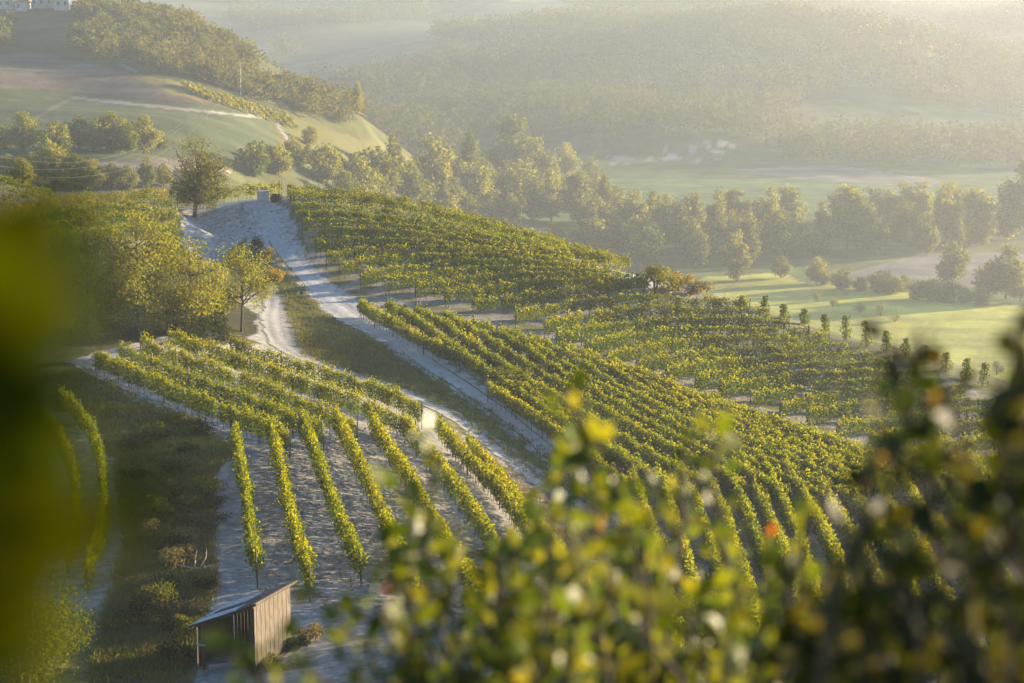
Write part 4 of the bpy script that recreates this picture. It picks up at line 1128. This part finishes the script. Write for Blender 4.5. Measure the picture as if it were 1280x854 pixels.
# dead branch on the bank
p = hit(243, 716)
mb = MB()
mb.tube([(-0.9, 0, 0.35), (-0.3, 0.05, 0.2), (0.3, 0, 0.15), (0.9, 0.1, 0.3)], [0.05, 0.06, 0.05, 0.02], 6)
mb.tube([(0.0, 0.03, 0.17), (0.05, 0.1, 0.7), (0.15, 0.1, 1.15)], [0.05, 0.035, 0.012], 5)
mb.tube([(0.3, 0.0, 0.15), (0.65, 0, 0.8), (0.7, 0, 1.3)], [0.04, 0.03, 0.01], 5)
mb.tube([(-0.5, 0, 0.25), (-0.7, 0.1, 0.6)], [0.03, 0.01], 5)
tag(mb.obj('dead_branch', M['dead'], None, W(p)), 'bleached dead branch lying on the dry grass bank', 'branch')

# hilltop: concrete box, dark brush heap, stake
p = near_hit(329, 252)
box = empty('cistern', W(p), 'pale concrete water box on the hilltop beside the track', 'water box', None, 0.25)
mb = MB(); mb.box((0, 0, 0.55), (1.35, 1.2, 1.3)); mb.obj('tank', M['concrete'], box)
mb = MB(); mb.box((0, 0, 1.26), (1.5, 1.34, 0.12)); mb.obj('lid', M['concrete'], box)
p = near_hit(345, 253)
rg = np.random.default_rng(3)
mb = MB(); C = unit(rg.normal(size=(500, 3))) * np.array([0.8, 0.6, 0.62]) * rg.random((500, 1)) ** 0.3 + [0, 0, 0.45]
leaves(mb, C, 0.28, rg, 0.4)
for k in range(40):
    a = rg.normal(size=3) * [0.4, 0.3, 0.2] + [0, 0, 0.5]; b = a + rg.normal(size=3) * [0.5, 0.4, 0.3]
    mb.tube([a, (a + b) / 2, b], [0.03, 0.025, 0.012], 4)
tag(mb.obj('brush_heap', M['brown'], None, W(p)), 'dark reddish brown heap of brush beside the concrete box', 'brush heap')
p = near_hit(349, 252)
mb = MB(); mb.bar((0, 0, -0.3), (0.05, 0, 2.6), 0.09, 0.09)
tag(mb.obj('stake', M['post_dark'], None, W(p)), 'tall dark stake at the top corner of the upper slope', 'stake')

# ------------------------------------------------------------------ far details: houses, poles, wires
HS = [(6, 6, 7, 3.6, 'white house at the left edge on the hilltop'), (30, 8, 4.5, 3, 'smallest white house between the hilltop trees'), (54, 4, 10, 3.8, 'long white house on the left hilltop'), (78, 7, 6, 4.4, 'white house at the right of the hilltop hamlet')]
for x, y, w, h, lab in HS:
    p = hit(x, y + 5, 600)
    root = empty('house', W(p), lab, 'house', 'houses on the left hilltop', R(RNG.uniform(-20, 20)))
    mb = MB(); mb.box((0, 0, h / 2 - 0.5), (w, 7, h + 1)); mb.obj('wall', M['wall'], root)
    mb = MB()
    a = w / 2 + 0.4; b = 3.9; t = h + 1.9
    mb.add([(-a, -b, h + 0.02), (a, -b, h + 0.02), (a, b, h + 0.02), (-a, b, h + 0.02), (-a, 0, t), (a, 0, t)], [[0, 1, 5, 4], [2, 3, 4, 5], [3, 2, 1, 0]])
    mb.add([(-a, -b, h + 0.02), (-a, b, h + 0.02), (-a, 0, t), (a, -b, h + 0.02), (a, b, h + 0.02), (a, 0, t)], [[1, 0, 2], [3, 4, 5]])
    mb.obj('roof', M['tile'], root)
    for k in range(max(int(w / 3), 1)):
        mb = MB(); mb.box((-w / 2 + 1.6 + k * 3, -3.52, h * 0.6), (1.1, 0.08, 1.4)); mb.obj('window', M['glass'], root)
tops = []
for (x, y, hh, lab) in ((301, 120, 12.0, 'pale power pole above the golden vines on the left hill'), (381, 98, 12.5, 'distant power pole against the hazy slope')):
    p = hit(x, y, 500)
    root = empty('power_pole', W(p), lab, 'power pole', 'power poles on the left hill')
    mb = MB(); mb.tube([(0, 0, -0.5), (0, 0, hh)], [0.2, 0.12], 8); mb.obj('mast', M['dead'], root)
    mb = MB(); mb.box((0, 0.2, hh - 0.6), (2.4, 0.14, 0.14)); mb.obj('crossarm', M['dead'], root)
    tops.append(p + np.array([0, 0, hh - 0.5]))
for i, (x1, y1, lab, dx) in enumerate(((-60, 182, 'uppermost power wire sagging across the green field', -1.1), (-60, 196, 'middle power wire sagging across the green field', 0.0), (60, 222, 'lowest power wire running down to the left', 1.1))):
    a = tops[0] + np.array([dx, 0, 0.1])
    Yb = 360.0
    b = np.array([xs_at(x1, y1) * Yb, Yb, tan_at(y1) * Yb])
    t = np.linspace(0, 1, 60)[:, None]
    P_ = a * (1 - t) + b * t; P_[:, 2] -= (4 * t * (1 - t))[:, 0] * (15 if i < 2 else 11)
    mb = MB(); mb.tube(P_ + np.array([0, 0, CZ]), 0.022, 5)
    tag(mb.obj('power_wire', M['wire']), lab, 'wire', 'power wires')
a = tops[0]; b = tops[1]
t = np.linspace(0, 1, 20)[:, None]; P_ = a * (1 - t) + b * t; P_[:, 2] -= (4 * t * (1 - t))[:, 0] * 3
mb = MB(); mb.tube(P_ + np.array([0, 0, CZ]), 0.025, 5)
tag(mb.obj('power_wire', M['wire']), 'power wire strung between the two power poles', 'wire', 'power wires')


# ------------------------------------------------------------------ blurred shrubs right in front of the camera
def real_leaf(mb, C, D, size, rng, mat=0):
    """ovate folded leaves: C base points, D directions"""
    n = len(C); D = unit(D)
    Nn = unit(np.cross(D, rng.normal(size=(n, 3)))); S = np.cross(D, Nn)
    s = np.broadcast_to(size, (n,)) * rng.uniform(0.55, 1.5, n)
    L = D * s[:, None]; Wd_ = S * (s * 0.33)[:, None]; up = Nn * (s * 0.10)[:, None]
    v = [C, C + L * 0.3 + Wd_ * 0.85 + up, C + L * 0.65 + Wd_ * 0.8 + up * 0.6, C + L * 1.0 - up * 0.8, C + L * 0.65 - Wd_ * 0.8 + up * 0.6, C + L * 0.3 - Wd_ * 0.85 + up, C + L * 0.5]
    V = np.stack(v, 1).reshape(-1, 3); b = (np.arange(n) * 7)[:, None, None]
    Fc = (b + np.array([[0, 1, 2, 6], [6, 2, 3, 4], [0, 6, 4, 5]])[None]).reshape(-1, 4)
    mb.add(V, Fc, mat, True)


def ray(px, py, d):
    return np.array([xs_at(px, py) * d, d, tan_at(py) * d])


def shrub(label, targets, root_xy, leaf_size, nl, span, mat, seed, spread=0.35, accents=()):
    """targets: list of (px, py, distance) shoot tips"""
    rng = np.random.default_rng(seed)
    rx, ry = root_xy
    root = np.array([rx, ry, float(H(np.array(rx), np.array(ry)))])
    ro = empty('shrub', W(root), label, 'shrub')
    st, fo, ac = MB(), MB(), []
    for (px, py, d) in targets:
        tip = ray(px, py, d)
        s0 = root + np.array([rng.normal(0, spread * 0.5), rng.normal(0, spread * 0.3), 0]); s0[2] = float(H(np.array(s0[0]), np.array(max(s0[1], 0.2)))) - 0.05
        mid = s0 * 0.45 + tip * 0.55 + np.array([0, 0, 0.12 * abs(tip[2] - s0[2])]) + rng.normal(0, 0.08, 3)
        mid[1] = max(mid[1], 0.3)
        t = np.linspace(0, 1, 14)[:, None]
        P = (1 - t) ** 2 * s0 + 2 * t * (1 - t) * mid + t * t * tip
        P[1:-1] += rng.normal(0, 0.012, (12, 3))
        st.tube(P - root, 0.008 * (1 - 0.8 * t[:, 0]) + 0.0018, 5)
        Ls = np.linalg.norm(tip - mid) * 1.0
        tl = 1 - span / max(np.linalg.norm(tip - s0), span) * rng.random(nl)
        tl[0] = 1.0
        C = np.stack([np.interp(tl, t[:, 0], P[:, k]) for k in range(3)], 1)
        T = unit(tip - mid)
        side = unit(rng.normal(size=(nl, 3)))
        D = side + T * 0.5 + np.array([0, 0, 0.05])
        C = C + side * 0.02 * (leaf_size / 0.04)
        real_leaf(fo, C - root, D, leaf_size, rng)
    st.obj('branches', M['bark'], ro)
    fo.obj('foliage', M[mat], ro)
    for (px, py, d, m, nm, sz) in accents:
        mb = MB(); c = ray(px, py, d) - root
        if nm == 'leaf':
            real_leaf(mb, np.array([c]), np.array([[0.4, 0.05, 1.0]]), sz, rng)
            real_leaf(mb, np.array([c]), np.array([[0.5, -0.3, 0.9]]), sz * 0.9, rng)
        mb.obj('leaf', M[m], ro)
    return ro


rs = np.random.default_rng(17)


def env_targets(env, n, d0, d1, depth_px, bias=1.0):
    e = np.array(env, float)
    x = rs.uniform(e[0, 0], e[-1, 0], n)
    y = np.interp(x, e[:, 0], e[:, 1]) + depth_px * rs.random(n) ** bias
    return [(a, b, c) for a, b, c in zip(x, y, rs.uniform(d0, d1, n))]


envM = [(330, 880), (380, 830), (410, 780), (450, 730), (490, 680), (530, 630), (570, 620), (610, 640), (660, 620), (700, 560), (730, 560), (770, 610), (830, 600), (880, 560), (930, 580), (980, 565), (1020, 560)]
tg = env_targets(envM, 125, 2.7, 4.0, 330, 0.75) + env_targets([(x, y + 150) for x, y in envM], 45, 2.5, 3.4, 200, 0.8) + [(702, 495, 3.1), (715, 505, 3.1), (545, 560, 3.0), (500, 600, 3.2), (470, 690, 3.0), (400, 745, 3.0), (340, 800, 2.6), (300, 780, 2.6), (320, 830, 2.6), (900, 530, 3.2), (860, 545, 3.3)]
shrub('blurred green and yellow shrub filling the bottom centre', tg, (0.2, 3.0), 0.036, 23, 0.34, 'front', 41, 0.9,
      [(826, 768, 3.0, 'orange_leaf', 'leaf', 0.022), (452, 775, 3.0, 'orange_leaf', 'leaf', 0.018), (480, 742, 3.0, 'orange_leaf', 'leaf', 0.018), (625, 800, 3.0, 'orange_leaf', 'leaf', 0.02), (962, 668, 3.0, 'orange_leaf', 'leaf', 0.018),
       (670, 820, 3.0, 'pale_leaf', 'leaf', 0.022), (712, 712, 3.0, 'pale_leaf', 'leaf', 0.02), (745, 665, 3.0, 'pale_leaf', 'leaf', 0.022), (965, 845, 3.0, 'pale_leaf', 'leaf', 0.028)])
envR = [(960, 640), (1000, 590), (1050, 560), (1090, 470), (1120, 435), (1160, 440), (1190, 480), (1225, 540), (1260, 520), (1300, 480), (1360, 420)]
tg = env_targets([(x + 18, y) for x, y in envR], 68, 1.9, 2.8, 380, 0.75) + [(1120, 430, 2.4), (1150, 445, 2.4), (1175, 450, 2.4), (1270, 400, 2.0), (1285, 440, 2.0), (1275, 490, 2.0), (1290, 530, 2.0)]
shrub('dark blurred shrub with small leaves at the right edge', tg, (0.66, 2.3), 0.035, 19, 0.30, 'front_shaded', 42, 0.5,
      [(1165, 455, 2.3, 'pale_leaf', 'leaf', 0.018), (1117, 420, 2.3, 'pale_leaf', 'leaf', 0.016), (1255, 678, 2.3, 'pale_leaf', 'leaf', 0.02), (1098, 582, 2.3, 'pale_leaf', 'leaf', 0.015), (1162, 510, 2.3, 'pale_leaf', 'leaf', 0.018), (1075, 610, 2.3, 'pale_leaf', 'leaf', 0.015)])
envL = [(-430, 325), (-390, 325), (-350, 335), (-310, 355), (-275, 385), (-252, 415)]
tg = env_targets(envL, 20, 0.40, 0.55, 560, 1.0) + [(-217, 330, 0.45), (-207, 410, 0.46), (-197, 480, 0.45), (-202, 560, 0.44), (-207, 640, 0.46), (-217, 720, 0.45), (-227, 800, 0.45), (-292, 400, 0.42), (-282, 520, 0.42), (-282, 640, 0.42), (-292, 760, 0.42)]
shrub('very blurred olive yellow twig close at the left edge', tg, (-0.5, 0.5), 0.05, 8, 0.10, 'front_near', 43, 0.15)

# ------------------------------------------------------------------ haze
mb = MB()
mb.box((0, 1650, (20 + CZ + (FLOOR - 3)) / 2 + 0), (5400, 3600, 20 + CZ - (FLOOR - 3) - CZ + CZ), 0)
HZ_TOP, HZ_BOT = CZ + 22.0, CZ + FLOOR - 3
mb = MB(); mb.box((0, 1650, (HZ_TOP + HZ_BOT) / 2), (9400, 3700, HZ_TOP - HZ_BOT))
hm = bpy.data.materials.new('haze'); hm.use_nodes = True
hn = hm.node_tree; hn.nodes.remove(hn.nodes['Principled BSDF'])
pv = hn.nodes.new('ShaderNodeVolumePrincipled')
pv.inputs['Color'].default_value = (0.84, 0.91, 1.0, 1)
pv.inputs['Density'].default_value = 0.00025
pv.inputs["Anisotropy"].default_value = 0.5
hn.links.new(pv.outputs[0], hn.nodes['Material Output'].inputs['Volume'])
tag(mb.obj('haze', hm), 'golden evening haze lying in the valley', 'haze', kind='stuff')
print('objects', len(bpy.data.objects), 'zmax', ZZ.max())
